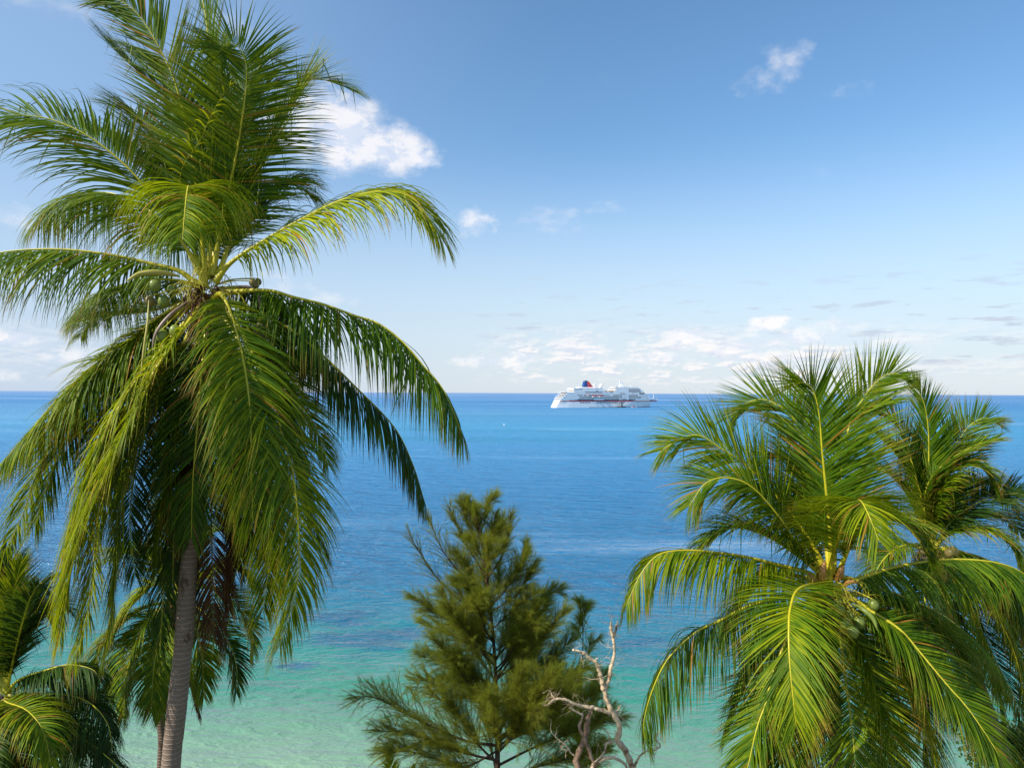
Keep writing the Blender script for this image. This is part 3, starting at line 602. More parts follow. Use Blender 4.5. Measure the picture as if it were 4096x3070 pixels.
palm_tree('coconut_palm', 'coconut palm at the right with green coconuts and a yellow spathe below its heart', 'palm tree', 'coconut palms above the bay',
  (3320,2350), 15.0, [(3330,2700,.1),(3345,3070,.25)], second, 2, r_top=.13, r_bot=.2,
  nuts=[(3355,2438,-.75,.115,0),(3382,2492,-.8,.115,0),(3412,2526,-.95,.12,0),(3438,2488,-.75,.115,0),(3494,2418,-.7,.105,0),(3350,2410,-.5,.09,0),(3400,2460,-.6,.1,0)],
  spathes=[([(3410,2415),(3450,2435),(3490,2470),(3510,2520)],(-.8,-1.05,-1.2,-1.3),.05,2),([(3285,2340),(3288,2290),(3300,2240)],(-.1,-.2,-.2),.085,3),([(3345,2330),(3362,2290),(3375,2255)],(-.1,-.2,-.2),.075,3),([(3370,2350),(3400,2325),(3440,2330)],(-.2,-.3,-.3),.05,3),([(3270,2350),(3250,2310),(3235,2290)],(-.2,-.3,-.3),.05,3)],
  stalks=7, heart=1.7, fl=1.06, defaults=dict(ribr=.046))

# ---- third palm behind it
third = [
 dict(p=[(3725,2180),(3716,2050),(3714,1917),(3714,1732),(3695,1609),(3655,1535)], d=-.2, L=1.1, droop=.05, lift=.15, a0=.8, yellow=-.05),
 dict(p=[(3715,2180),(3690,2010),(3658,1887),(3615,1745),(3566,1670),(3500,1637),(3440,1650)], d=-.5, L=1.1, droop=.06, lift=.2, roll=1.0, near=True, yellow=-.05),
 dict(p=[(3710,2180),(3660,1960),(3597,1835),(3516,1745),(3461,1716),(3400,1720)], d=.8, L=.95, droop=.2, lift=.4, yellow=-.05),
 dict(p=[(3730,2180),(3740,2000),(3755,1868),(3831,1763),(3880,1700),(3936,1670),(3985,1684)], d=-.1, L=1.1, droop=.05, lift=.2, roll=1.0, near=True, yellow=0.),
 dict(p=[(3715,2190),(3700,1990),(3750,1880),(3874,1792),(3990,1752)], d=-.8, L=.85, droop=.15, lift=.2, roll=.4, near=True, a0=.6, yellow=.2),
 dict(p=[(3725,2180),(3740,1980),(3800,1875),(3880,1850),(3940,1885),(3992,1979)], d=-.7, L=.9, droop=.5, lift=.2, roll=.5, near=True, yellow=.0),
 dict(p=[(3735,2190),(3800,2090),(3874,2032),(3967,1987),(4090,1976),(4200,2020)], d=-.6, L=1.0, droop=.5, lift=.4, roll=.5, near=True, yellow=-.2, mat='D'),
 dict(p=[(3735,2195),(3790,2140),(3874,2118),(3967,2130),(4040,2180),(4080,2260)], d=-1.0, L=.9, droop=.8, lift=.3, yellow=.05, ragged=1.0),
 dict(p=[(3735,2200),(3830,2200),(3950,2260),(4050,2380),(4110,2540)], d=-.6, L=1.0, droop=.9, yellow=-.1, curtain=True),
 dict(p=[(3730,2215),(3820,2320),(3900,2480),(3960,2660),(4000,2790),(4015,2920)], d=-1.0, L=1.05, droop=.8, lift=.1, yellow=.08),
 dict(p=[(3725,2215),(3790,2380),(3840,2580),(3860,2780)], d=.3, L=1.0, droop=.8, yellow=-.1, mat='D'),
 dict(p=[(3700,2200),(3620,2180),(3540,2230),(3480,2330)], d=-.6, L=.95, droop=.8, yellow=.0),
 dict(p=[(3705,2190),(3600,2080),(3500,2030),(3420,2080)], d=.4, L=.95, droop=.6, yellow=.0),
 dict(p=[(3735,2210),(3900,2330),(4020,2500),(4090,2680)], d=.6, L=1.0, droop=.9, yellow=-.15, mat='D'),
 dict(p=[(3740,2210),(3900,2270),(4060,2330),(4180,2480)], d=1.2, L=1.0, droop=.9, yellow=-.1, mat='D', curtain=True),
 dict(p=[(3730,2170),(3800,2000),(3900,1930),(4000,1960),(4080,2060)], d=1.0, L=.95, droop=.5, yellow=-.15),
 dict(p=[(3720,2170),(3690,1960),(3640,1810),(3560,1780)], d=1.5, L=.95, droop=.3, yellow=-.15),
 dict(p=[(3730,2215),(3800,2420),(3880,2640),(3930,2850),(3950,3000)], d=-.8, L=1.05, droop=.8, lift=.1, yellow=.0),
 dict(p=[(3735,2210),(3860,2300),(3990,2460),(4070,2650),(4100,2850)], d=-.9, L=1.05, droop=.9, lift=.1, yellow=.05),
 dict(p=[(3740,2205),(3900,2220),(4050,2300),(4150,2450),(4200,2620)], d=-.3, L=1.05, droop=.9, yellow=-.05, curtain=True),
 dict(p=[(3730,2215),(3850,2400),(3960,2600),(4060,2800),(4110,2950)], d=.5, L=1.05, droop=.9, yellow=-.1, mat='D'),
 dict(p=[(3720,2215),(3700,2400),(3700,2600),(3710,2780)], d=-.4, L=1.0, droop=.9, yellow=-.1, mat='D'),
 dict(p=[(3735,2180),(3850,2080),(3990,2070),(4120,2150)], d=.9, L=1.05, droop=.6, yellow=-.1),
 dict(p=[(3715,2180),(3640,2000),(3560,1900),(3470,1880),(3400,1930)], d=1.2, L=1.0, droop=.5, yellow=-.1),
]
for f in third:
    if f.get('mat') in MM: f['mat'] = MM[f['mat']]
palm_tree('coconut_palm', 'coconut palm with a brown fibrous heart, behind the right palm at the right edge', 'palm tree', 'coconut palms above the bay',
  (3722,2205), 20.5, [(3745,2350,.1),(3900,2700,.6),(4010,2990,.9),(4030,3080,1.)], third, 3, r_top=.14, r_bot=.21,
  nuts=[(3700,2200,-.5,.13,1),(3800,2210,-.5,.14,1),(3815,2205,-.4,.13,1),(3715,2232,-.5,.13,1)], stalks=6, heart=1.8, L=1.0, npair=92, wid=.055)

# ---- fourth: crown at the bottom left corner
fourth = [
 dict(p=[(20,2760),(19,2664),(25,2417),(30,2300),(0,2210)], d=.3, L=1.0, droop=.15, lift=.2, a0=.8, yellow=-0.24),
 dict(p=[(25,2760),(62,2600),(111,2417),(160,2330),(178,2360)], d=-.5, L=.85, droop=.4, lift=.2, yellow=-0.19, ragged=1.0),
 dict(p=[(25,2760),(62,2640),(154,2491),(228,2417),(270,2430)], d=.8, L=.95, droop=.4, yellow=-0.39, mat='D'),
 dict(p=[(25,2770),(80,2715),(185,2678),(278,2657),(370,2676),(400,2720)], d=-.5, L=.9, droop=.9, roll=.2, near=True, yellow=-0.09, curtain=True),
 dict(p=[(25,2780),(154,2775),(278,2779),(370,2818),(432,2898),(450,3000)], d=-.4, L=1.0, droop=.9, roll=.3, near=True, yellow=-0.24, curtain=True),
 dict(p=[(25,2800),(123,2840),(247,2892),(370,2978),(475,3070),(520,3160)], d=-.8, L=1.05, droop=.9, roll=.1, near=True, yellow=-0.24, curtain=True),
 dict(p=[(20,2800),(31,2810),(100,2835),(155,2890),(185,2961),(204,3060)], d=[0,-.8,-1.4,-1.9,-2.1,-2.2], L=.95, droop=1.0, yellow=0.02),
 dict(p=[(20,2800),(-60,2850),(-60,2960),(-50,3100)], d=-1.6, L=1.0, droop=.9, yellow=-0.04),
 dict(p=[(20,2800),(60,2950),(90,3100),(100,3200)], d=-.6, L=1.0, droop=.8, yellow=-0.39, mat='D'),
 dict(p=[(20,2770),(-120,2650),(-250,2700),(-330,2850)], d=-.4, L=1.0, droop=.7, yellow=-0.14),
 dict(p=[(20,2770),(-60,2550),(-130,2400),(-200,2350)], d=.4, L=1.0, droop=.3, yellow=-0.14),
 dict(p=[(22,2770),(50,2520),(60,2350),(90,2230)], d=-.3, L=.7, droop=.2, a0=.5, yellow=0.04),
 dict(p=[(25,2800),(170,2920),(270,3050),(330,3180)], d=.4, L=1.0, droop=.8, yellow=-0.34, mat='D'),
]
fourth += [dict(p=[(25,2780),(140,2720),(270,2740),(380,2800),(450,2900)], d=.9, L=1.0, droop=.9, yellow=-.1),
 dict(p=[(25,2795),(190,2850),(330,2930),(430,3050)], d=.6, L=1.0, droop=.9, yellow=-.1), dict(p=[(22,2760),(80,2560),(150,2440),(210,2480)], d=.9, L=1.0, droop=.4, yellow=-.1),
 dict(p=[(20,2760),(-20,2560),(-30,2380),(20,2260)], d=.9, L=1.0, droop=.2, yellow=-.1)]
for f in fourth:
    if f['yellow'] < .01: f['mat'] = 'D'
    if f.get('mat') in MM: f['mat'] = MM[f['mat']]
palm_tree('coconut_palm', 'low palm crown cut off by the left edge in the bottom left corner', 'palm tree', 'coconut palms above the bay',
  (19,2790), 19.0, [(10,2950,.1),(-10,3100,.2)], fourth, 4, stalks=3, heart=1.2, L=1.0, npair=88, wid=.055)

# ---- fifth: crown seen behind the tall palm's trunk
fifth = [
 dict(p=[(700,2400),(630,2336),(556,2392),(494,2466),(450,2560)], d=-.9, L=.95, droop=.7, yellow=.3),
 dict(p=[(700,2410),(605,2466),(543,2571),(506,2694),(494,2870)], d=-1.6, L=1.0, droop=.6, yellow=.22),
 dict(p=[(690,2400),(560,2440),(432,2552),(389,2633),(370,2787)], d=-.2, L=.95, droop=.9, yellow=.05),
 dict(p=[(700,2420),(648,2500),(617,2663),(605,2849)], d=-1.7, L=1.0, droop=.7, yellow=.12),
 dict(p=[(710,2400),(800,2350),(883,2367),(951,2423),(1000,2497),(1013,2620)], d=-.3, L=.95, droop=.5, yellow=-.1),
 dict(p=[(710,2410),(790,2430),(852,2491),(914,2571),(945,2663),(945,2769)], d=-.8, L=.95, droop=.5, yellow=-.2, mat='D'),
 dict(p=[(705,2420),(760,2480),(803,2591),(815,2787)], d=-.6, L=.9, droop=.8, yellow=.2),
 dict(p=[(705,2390),(820,2300),(926,2240),(957,2200),(1000,2180)], d=1.0, L=1.0, droop=.4, yellow=.05),
 dict(p=[(705,2390),(830,2310),(940,2270),(1010,2330)], d=.2, L=1.0, droop=.5, yellow=.1),
 dict(p=[(700,2420),(560,2520),(470,2640),(440,2800)], d=.7, L=1.0, droop=.8, yellow=-.1, mat='D'),
 dict(p=[(700,2420),(680,2560),(670,2700),(650,2860)], d=-.8, L=1.0, droop=.8, yellow=.0),
 dict(p=[(700,2380),(620,2250),(520,2200),(440,2240)], d=.9, L=1.0, droop=.4, yellow=.0),
 dict(p=[(705,2380),(700,2200),(690,2080),(650,2000)], d=.5, L=1.0, droop=.3, yellow=.0),
 dict(p=[(710,2380),(780,2220),(850,2130),(930,2120)], d=.9, L=1.0, droop=.4, yellow=.0),
 dict(p=[(705,2430),(720,2580),(760,2740),(790,2850)], d=.4, L=.9, droop=.9, mat='X', rib='X'),
]
for f in fifth:
    if f.get('mat') in MM: f['mat'] = MM[f['mat']]
    if f.get('rib') == 'X': f['rib'] = M_RIBD
palm_tree('coconut_palm', "lower coconut palm half hidden behind the grey trunk of the tallest palm", 'palm tree', 'coconut palms above the bay',
  (700,2400), 23.0, [(650,2600,-.3),(628,2750,-.1),(642,2873,.0),(652,2960,.1),(645,3070,.2)], fifth, 5, stalks=3, heart=1.2, L=1.0, npair=84, wid=.06, r_top=.13, r_bot=.17, trunk_mat=M_TRUNKB)
# ---------------------------------------------------------------- feathery ironwood trees
M_NEEDLE = leaf_material('ironwood_needles', (.075, .11, .015), (.20, .225, .026), (.34, .32, .04), (.22, .14, .04), (.28, .31, .03), .46, .6)
def bark_material(name, c1, c2, c3, sc=8, bs=.6):
    m, k, out = mat_new(name); tc = k.node('ShaderNodeTexCoord'); mp = k.node('ShaderNodeMapping'); k.nt.links.new(tc.outputs['Object'], mp.inputs[0]); mp.inputs['Scale'].default_value = (1, 1, .35)
    nz = k.noise(mp.outputs[0], sc, 5, .65, .5); n2 = k.noise(tc.outputs['Object'], 2.2, 4, .6)
    c = k.mix(k.mr(nz, .35, .65), (*c1, 1), (*c2, 1)); c = k.mix(k.mr(n2, .56, .64), c, (*c3, 1))
    principled(k, out, c, .85, nz, bs, .02, .2); return m
M_BARK = bark_material('ironwood_bark', (.035, .02, .014), (.085, .05, .032), (.11, .07, .05))
M_DRIFT = bark_material('bleached_wood', (.52, .39, .26), (.72, .56, .37), (.28, .17, .10), 7, .9)
M_DRIFTB = bark_material('weathered_wood', (.20, .12, .08), (.38, .27, .19), (.10, .06, .045), 6, 1.0)

def needles(rng, acc, base, dirn, n, L, w=.010, droop=.8, spread=.7, t0=0.):
    "n drooping needle strands leaving points base (n,3) roughly along dirn (n,3)"
    NS = 4; d = unit(dirn+rng.normal(0, spread, (n, 3))); q = base.copy(); ln = L*rng.uniform(.55, 1.2, n)
    V = np.zeros((n, NS+1, 2, 3)); wv = unit(rng.normal(0, 1, (n, 3)))
    for k in range(NS+1):
        ww = unit(np.cross(d, wv)); hw = w*.5*(1-.8*k/NS)
        V[:, k, 0] = q-ww*hw; V[:, k, 1] = q+ww*hw
        if k < NS: q = q+d*(ln/NS)[:, None]; d = unit(d+np.array([0, 0, -1.])*droop/NS*1.6)
    A = np.zeros((n, NS+1, 2, 4)); A[..., 0] = (t0+rng.random(n)*.7)[:, None, None]; A[..., 1] = np.linspace(0, .8, NS+1)[None, :, None]; A[..., 3] = 1
    b = (np.arange(n)*(NS+1)*2)[:, None]; k = (np.arange(NS)*2)[None]
    Q = np.stack([b+k, b+k+1, b+k+3, b+k+2], -1).reshape(-1, 4)
    acc.add(V.reshape(-1, 3), Q); acc.a.append(A.reshape(-1, 4))

def ironwood(name, label, trunk, Y0, limbs, seed, auto=40, dens=1.0, r0=.17, auto_u=(.04, .98), wprof=None, group=None, needleL=.30, nw=.0065):
    rng = np.random.default_rng(seed)
    tp = [at(x, y, Y0+z) for (x, y, z) in trunk]; tp.reverse()
    d = tp[0]-tp[1]; gz = float(ground_h(tp[0][0], tp[0][1]))-.2; k = max(.1, tp[0][2]-gz)/abs(d[2]); tp = [tp[0]+d*k*np.array([.4, .4, 1])]+tp
    root = empty(name, tp[0], label, 'tree', group)
    P, ln = spline(tp, 120); V, Q = tube(P, np.linspace(r0, .012, 120), 10, jitter=.06, rng=rng); mesh_np('trunk', V, Q, M_BARK, root)
    zt, zb = P[-1][2], P[0][2]
    def trunk_at(z): i = int(np.argmin(np.abs(P[:, 2]-z))); return P[i], i/119
    allb = []
    for l in limbs:
        pts = l['p']; dt = l.get('d', 0.); n = len(pts); zz = [dt*(i/(n-1)) for i in range(n)]
        allb.append(([at(x, y, Y0+z) for (x, y), z in zip(pts, zz)], l.get('L', .30), l.get('dens', 1.)))
    zlow = at(2000, 3200, Y0)[2]
    for j in range(auto):
        u = rng.uniform(*auto_u); z = zlow+(zt-zlow)*u; b, uu = trunk_at(z)
        az = j*2.39996+rng.uniform(-.4, .4); reach = np.interp(u, wprof[0], wprof[1])*rng.uniform(.55, 1.0)
        rise = reach*rng.uniform(.65, 1.35)+.25*u
        h = np.array([math.cos(az), math.sin(az), 0.])
        P3 = [b, b+h*reach*.35+np.array([0, 0, rise*.30]), b+h*reach*.72+np.array([0, 0, rise*.72])+rng.normal(0, .06, 3), b+h*reach+np.array([0, 0, rise*rng.uniform(.8, 1.15)])]
        allb.append((P3, needleL, 1.))
    for (P3, L, dn) in allb:
        PP, l = spline(P3, 26); r = np.linspace(.012+.009*l, .004, 26); V, Q = tube(PP, r, 5)
        b = mesh_np('branch', V, Q, M_BARK, root); acc = Acc(); T = unit(np.gradient(PP, axis=0)); tw = Acc()
        nt_ = int(l*34*dens*dn)+10; tone = rng.uniform(0, .30)
        for i in range(nt_):
            u = rng.uniform(.10, 1)**.8; x = u*25; k0 = min(24, int(x)); p = PP[k0]+(PP[k0+1]-PP[k0])*(x-k0)
            s = l*.38*(1.15-u)+.26; dd = unit(T[k0]*1.0+rng.normal(0, .50, 3)+np.array([0, 0, .30]))
            tip = p+dd*s*rng.uniform(.6, 1.2); tp2, _ = spline([p, (p+tip)/2+np.array([0, 0, .04]), tip+np.array([0, 0, -.03*s])], 7)
            V, Q = tube(tp2, np.linspace(.008, .003, 7), 3); tw.add(V, Q)
            m_ = int((20+s*70)*dens*dn); c = rng.uniform(0., 1, m_)**.8*6; i0 = np.clip(c.astype(int), 0, 5); bp = tp2[i0]+(tp2[i0+1]-tp2[i0])*(c-i0)[:, None]
            needles(rng, acc, bp, np.broadcast_to(dd, (m_, 3)), m_, L, nw, rng.uniform(.2, .7), .30, max(0, tone+rng.uniform(-.1, .1)))
        o = acc.build('foliage', M_NEEDLE, None, local=False)
        off = np.array(root.location); me = o.data; co = np.empty(len(me.vertices)*3, np.float32); me.vertices.foreach_get('co', co); co = co.reshape(-1, 3)-off.astype(np.float32); me.vertices.foreach_set('co', co.ravel()); me.update(); o.parent = b
        t = tw.build('twigs', M_BARK, None, local=False); me = t.data; co = np.empty(len(me.vertices)*3, np.float32); me.vertices.foreach_get('co', co); co = co.reshape(-1, 3)-off.astype(np.float32); me.vertices.foreach_set('co', co.ravel()); me.update(); t.parent = b
    return root

limbs = [
 dict(p=[(1965,2480),(1840,2400),(1740,2300),(1680,2210),(1638,2139)], d=-.5, dens=.5, L=.16),
 dict(p=[(1955,2400),(1850,2300),(1770,2200),(1735,2120),(1712,2065)], d=.3, dens=.6, L=.18),
 dict(p=[(1940,2300),(1880,2200),(1830,2110),(1798,2035)], d=-.2, dens=.8, L=.18),
 dict(p=[(1930,2260),(1960,2160),(1975,2100),(1985,2060)], d=.3, L=.18), dict(p=[(1940,2330),(2010,2220),(2035,2130),(2042,2062)], d=-.3, dens=.8, L=.18),
 dict(p=[(1945,2400),(2030,2330),(2080,2250),(2101,2180)], d=.2), dict(p=[(1955,2450),(2050,2390),(2105,2320),(2135,2256)], d=-.4),
 dict(p=[(1970,2560),(1860,2500),(1760,2460),(1700,2420),(1658,2395)], d=-.5), dict(p=[(1975,2620),(1860,2570),(1760,2520),(1680,2490)], d=.5),
 dict(p=[(1980,2740),(1850,2680),(1750,2640),(1672,2622)], d=-.8), dict(p=[(1985,2850),(1880,2790),(1760,2750),(1690,2720),(1655,2760)], d=-.7),
 dict(p=[(1988,2980),(1860,2960),(1700,2890),(1600,2840),(1520,2795),(1460,2785),(1415,2812)], d=-.6, dens=.8),
 dict(p=[(1990,3040),(1860,3010),(1720,2960),(1600,2925),(1514,2925)], d=-.9), dict(p=[(1990,3120),(1840,3070),(1700,3020),(1600,3000),(1520,3012)], d=-.4),
 dict(p=[(1975,2640),(2060,2540),(2140,2430),(2190,2380),(2235,2366)], d=.4), dict(p=[(1980,2720),(2080,2640),(2170,2550),(2230,2480),(2258,2447)], d=-.6),
 dict(p=[(1985,2800),(2100,2720),(2200,2640),(2260,2580),(2295,2545)], d=.3), dict(p=[(1988,2880),(2120,2800),(2240,2730),(2310,2690),(2350,2668)], d=-.4),
 dict(p=[(1990,2960),(2120,2900),(2260,2840),(2350,2790),(2405,2756)], d=.8), dict(p=[(1990,3060),(2130,2990),(2280,2930),(2400,2890),(2480,2878)], d=.5),
 dict(p=[(1990,3120),(2130,3070),(2280,3030),(2420,3005)], d=-.2), dict(p=[(1965,2520),(2040,2450),(2100,2400),(2140,2378)], d=-.8),
 dict(p=[(1990,3000),(1880,3060),(1750,3100),(1640,3110)], d=-1.), dict(p=[(1925,2180),(1905,2100),(1895,2040)], d=.1, L=.16),
 dict(p=[(1930,2240),(1900,2160),(1865,2080),(1850,2020)], d=.2, L=.16),
]
ironwood('ironwood_tree', 'tall feathery dark green ironwood tree in the middle of the foreground', [(1897,2010,0),(1905,2060,0),(1922,2130,0),(1945,2300,0),(1959,2400,0),(1977,2602,0),(1988,2849,0),(1990,3070,0)], 26.0, limbs, 11, dens=.82, nw=.0062,
         auto=56, wprof=([0, .2, .45, .7, .85, 1], [4.1, 3.2, 2.55, 1.75, 1.1, .4]), auto_u=(.06, .97), r0=.16)
ironwood('ironwood_tree', 'slim young ironwood tree behind the bleached dead tree', [(2330,2440,0),(2332,2560,0),(2325,2800,0),(2320,3080,0)], 29.0, [], 12,
         auto=26, wprof=([0, .3, .6, .9, 1], [2.3, 1.9, 1.2, .45, .2]), auto_u=(.10, .98), r0=.09, dens=.6, nw=.009)

# ---------------------------------------------------------------- bleached dead tree
def dead_tree(Y0=24.0):
    rng = np.random.default_rng(5)
    Z = lambda pts, ds: [at(1366+x*.6175, 2046+y*.6175, Y0+d) for (x, y), d in zip(pts, ds)]
    base = at(2500, 3150, Y0+.2); gz = float(ground_h(base[0], base[1]))
    root = empty('dead_tree', (base[0]-.3, base[1], gz-.1), 'bleached leafless dead tree with crooked branches beside the ironwood', 'dead tree')
    rt = np.array(root.location)
    def limb(name, pts, ds, r, mat=M_DRIFT, n=40, twigs=0, tl=.4):
        P = Z(pts, ds); PP, l = spline(P, n); r = [x*1.30 for x in r]; tl *= 1.2
        PP[1:-1] += rng.normal(0, .010, (n-2, 3)); rr = np.interp(np.linspace(0, 1, n), np.linspace(0, 1, len(r)), r)
        acc = Acc(); V, Q = tube(PP, rr*(1+.10*np.sin(np.arange(n)*1.3)+rng.normal(0, .05, n)), 9, jitter=.10, rng=rng); acc.add(V, Q)
        for s in (0, -1):
            c = len(V); acc.add(np.vstack([V[s*9 if s == 0 else -9:][:9], PP[s][None]]), np.array([[i, (i+1) % 9, 9] for i in range(9)]))
        for i in range(int(twigs*1.6)):
            q = PP[rng.integers(int(n*.25), n)]; d = unit(rng.normal(0, 1, 3)*np.array([1, .7, .8])+np.array([0, 0, .35])); L = rng.uniform(.3, 1)*tl
            t1 = spline([q, q+d*L*.5+rng.normal(0, .03, 3), q+d*L+rng.normal(0, .05, 3)], 8)[0]; V, Q = tube(t1, np.linspace(.008, .0025, 8), 4); acc.add(V, Q)
            for _ in range(3):
                q2 = t1[rng.integers(2, 8)]; d2 = unit(d+rng.normal(0, .7, 3)); V, Q = tube(spline([q2, q2+d2*L*.3, q2+d2*L*.5+rng.normal(0, .03, 3)], 6)[0], np.linspace(.005, .002, 6), 3); acc.add(V, Q)
        return acc.build(name, mat, root)
    k = .0041   # metres per zoom pixel at this distance
    limb('trunk', [(1870,2100),(1885,1800),(1880,1660),(1840,1550),(1790,1480),(1805,1400),(1780,1340),(1740,1270),(1712,1200),(1700,1140)], [.4,.3,.2,.1,0,0,0,0,0,0], [.16,.13,.115,.10,.085,.085,.08,.07,.065,.07], n=80, twigs=8)
    limb('branch', [(1700,1150),(1685,1080),(1665,1010),(1645,975),(1600,940),(1560,910),(1500,893)], [0,-.05,-.1,-.15,-.2,-.25,-.35], [.066,.06,.055,.05,.046,.042,.026], twigs=6)
    limb('branch', [(1700,1150),(1730,1090),(1745,1010),(1762,950),(1768,880),(1755,800),(1745,750)], [0,.05,.05,.1,.1,.1,.12], [.062,.055,.05,.04,.036,.038,.040], twigs=12)
    limb('branch', [(1760,835),(1775,770),(1790,700)], [.1,.15,.2], [.036,.032,.014], n=18, twigs=3)
    limb('branch', [(1752,790),(1745,745),(1748,712)], [.1,.05,0], [.036,.03,.02], n=14, twigs=6, tl=.35)
    limb('branch', [(1745,1305),(1690,1285),(1620,1265),(1550,1255),(1500,1240),(1440,1215),(1385,1212),(1350,1240),(1325,1256),(1290,1240)], [0,-.1,-.2,-.3,-.4,-.5,-.55,-.6,-.6,-.65], [.055,.055,.05,.048,.042,.036,.034,.03,.03,.012], n=60, twigs=14, tl=.5)
    limb('branch', [(1385,1212),(1365,1190),(1355,1160)], [-.55,-.55,-.5], [.024,.018,.008], n=12, twigs=3, tl=.25)
    limb('branch', [(1620,1265),(1600,1320),(1590,1400),(1575,1470),(1545,1540),(1520,1620),(1550,1720),(1600,1900),(1700,2150)], [-.2,-.1,0,.05,0,0,0,0,0], [.05,.075,.085,.08,.085,.09,.10,.12,.15], M_DRIFTB, n=60, twigs=6)
    limb('branch', [(1560,1300),(1555,1345),(1540,1390),(1560,1440),(1590,1500),(1615,1570),(1640,1660),(1680,1850)], [-.35,-.35,-.35,-.35,-.3,-.25,-.2,-.1], [.03,.038,.042,.045,.045,.05,.06,.09], M_DRIFTB, n=50, twigs=6)
    limb('branch', [(1560,1310),(1530,1300),(1500,1280),(1475,1268)], [-.35,-.4,-.4,-.45], [.028,.026,.022,.012], n=18, twigs=4)
    limb('branch', [(1620,1660),(1690,1605),(1740,1590),(1790,1600),(1840,1640),(1860,1700)], [-.3,-.35,-.4,-.35,-.2,0], [.04,.042,.04,.036,.034,.04], n=30, twigs=8)
    limb('branch', [(1890,1670),(1920,1600),(1960,1555),(2010,1545),(2055,1530),(2060,1500),(2030,1465),(2060,1420),(2110,1395)], [.2,.1,0,0,0,-.1,-.1,-.15,-.2], [.035,.03,.027,.024,.022,.02,.018,.012,.006], n=50, twigs=10)
    limb('branch', [(1530,1600),(1480,1550),(1450,1510),(1400,1470),(1370,1440),(1355,1405),(1358,1340)], [0,-.1,-.2,-.2,-.2,-.2,-.2], [.03,.022,.018,.014,.012,.009,.004], n=40, twigs=6)
    limb('branch', [(1740,1500),(1735,1460),(1725,1430)], [0,-.1,-.1], [.03,.02,.008], n=10, twigs=3)
    limb('branch', [(1790,1480),(1720,1500),(1700,1560),(1660,1600),(1620,1640)], [0,-.2,-.3,-.4,-.4], [.03,.03,.028,.024,.02], n=30, twigs=6)
    limb('branch', [(1655,985),(1650,955),(1665,945)], [-.15,-.2,-.2], [.03,.022,.01], n=10)
    limb('branch', [(1775,1320),(1790,1285),(1810,1250)], [0,.1,.2], [.02,.012,.005], n=10, twigs=6)
    limb('branch', [(1690,1120),(1660,1090),(1625,1062)], [0,-.1,-.2], [.012,.008,.004], n=10, twigs=2)
dead_tree()

# ---------------------------------------------------------------- young palm behind the ironwood and bushes at the bottom right
palm_tree('young_palm', 'young yellow green palm behind the lower left of the ironwood tree', 'palm tree', None, (1575,3290), 26.0, [(1577,3340,0),(1578,3400,0)],
  [dict(p=[(1575,3290),(1570,3180),(1560,3080),(1556,3010),(1562,2975)], d=.2, L=.55, droop=.1, lift=.3, a0=.7, yellow=.55, mat=M_LEAF),
   dict(p=[(1580,3290),(1610,3170),(1640,3090),(1655,3060)], d=-.5, L=.55, droop=.3, lift=.3, a0=.7, yellow=.35), dict(p=[(1570,3290),(1480,3190),(1400,3120),(1340,3110)], d=-.3, L=.5, droop=.3, yellow=.0),
   dict(p=[(1575,3290),(1480,3210),(1400,3200),(1350,3240)], d=-.9, L=.5, droop=.4, yellow=.1), dict(p=[(1580,3290),(1700,3200),(1780,3160),(1850,3190)], d=.6, L=.55, droop=.4, yellow=.1)], 7, stalks=0, heart=.4, npair=50, wid=.07, r_top=.10, r_bot=.12)
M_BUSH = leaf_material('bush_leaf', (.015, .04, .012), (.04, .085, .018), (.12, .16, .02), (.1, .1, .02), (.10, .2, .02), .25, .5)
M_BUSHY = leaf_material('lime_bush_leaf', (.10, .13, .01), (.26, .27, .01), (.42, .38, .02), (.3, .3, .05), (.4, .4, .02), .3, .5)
def bush(label, c, rad, n, seed, mat, leaf=.16, stems=12):
    rng = np.random.default_rng(seed); c = np.array(c, float); gz = float(ground_h(c[0], c[1])); root = empty('bush', (c[0], c[1], gz), label, 'bush', None)
    rad = np.array(rad); tips = []; acc = Acc()
    for j in range(stems):
        d = unit(rng.normal(0, 1, 3)); d[2] = abs(d[2])*.9+.1; tip = c+d*rad*rng.uniform(.6, 1.0); b = np.array([c[0]+rng.normal(0, .15), c[1]+rng.normal(0, .15), gz-.1])
        P, l = spline([b, (b+tip)/2+rng.normal(0, .15, 3), tip], 14); V, Q = tube(P, np.linspace(.05, .01, 14), 5); acc.add(V, Q)
    acc.build('stems', M_BARK, root)
    cl = int(n/26); cen = unit(rng.normal(0, 1, (cl, 3))); cen[:, 2] = np.abs(cen[:, 2])-.15; cen = c+cen*rad*rng.uniform(.45, 1.05, (cl, 1))
    p = np.repeat(cen, 26, 0)+rng.normal(0, .20, (cl*26, 3))*np.minimum(rad, 1.); m_ = len(p)
    d = unit(rng.normal(0, 1, (m_, 3))+np.array([0, 0, .3])); w = unit(np.cross(d, rng.normal(0, 1, (m_, 3)))); nn = np.cross(d, w); L = leaf*rng.uniform(.6, 1.2, (m_, 1))
    V = np.stack([p, p+d*L*.45+w*L*.28+nn*L*.06, p+d*L, p+d*L*.45-w*L*.28+nn*L*.06, p+d*L*.5-nn*L*.02], 1).reshape(-1, 3)
    b = (np.arange(m_)*5)[:, None]; Q = np.concatenate([b+np.array([[0, 1, 4]]), b+np.array([[1, 2, 4]]), b+np.array([[2, 3, 4]]), b+np.array([[3, 0, 4]])], 0)
    A = np.zeros((m_, 5, 4)); A[..., 0] = rng.random((m_, 1)); A[..., 3] = 1
    mesh_np('foliage', V, Q, mat, root, A.reshape(-1, 4))
bush('dark green leafy bush in the bottom right corner, under the palms', at(4080, 3040, 24.), (1.7, 1.5, 1.1), 5200, 21, M_BUSH)
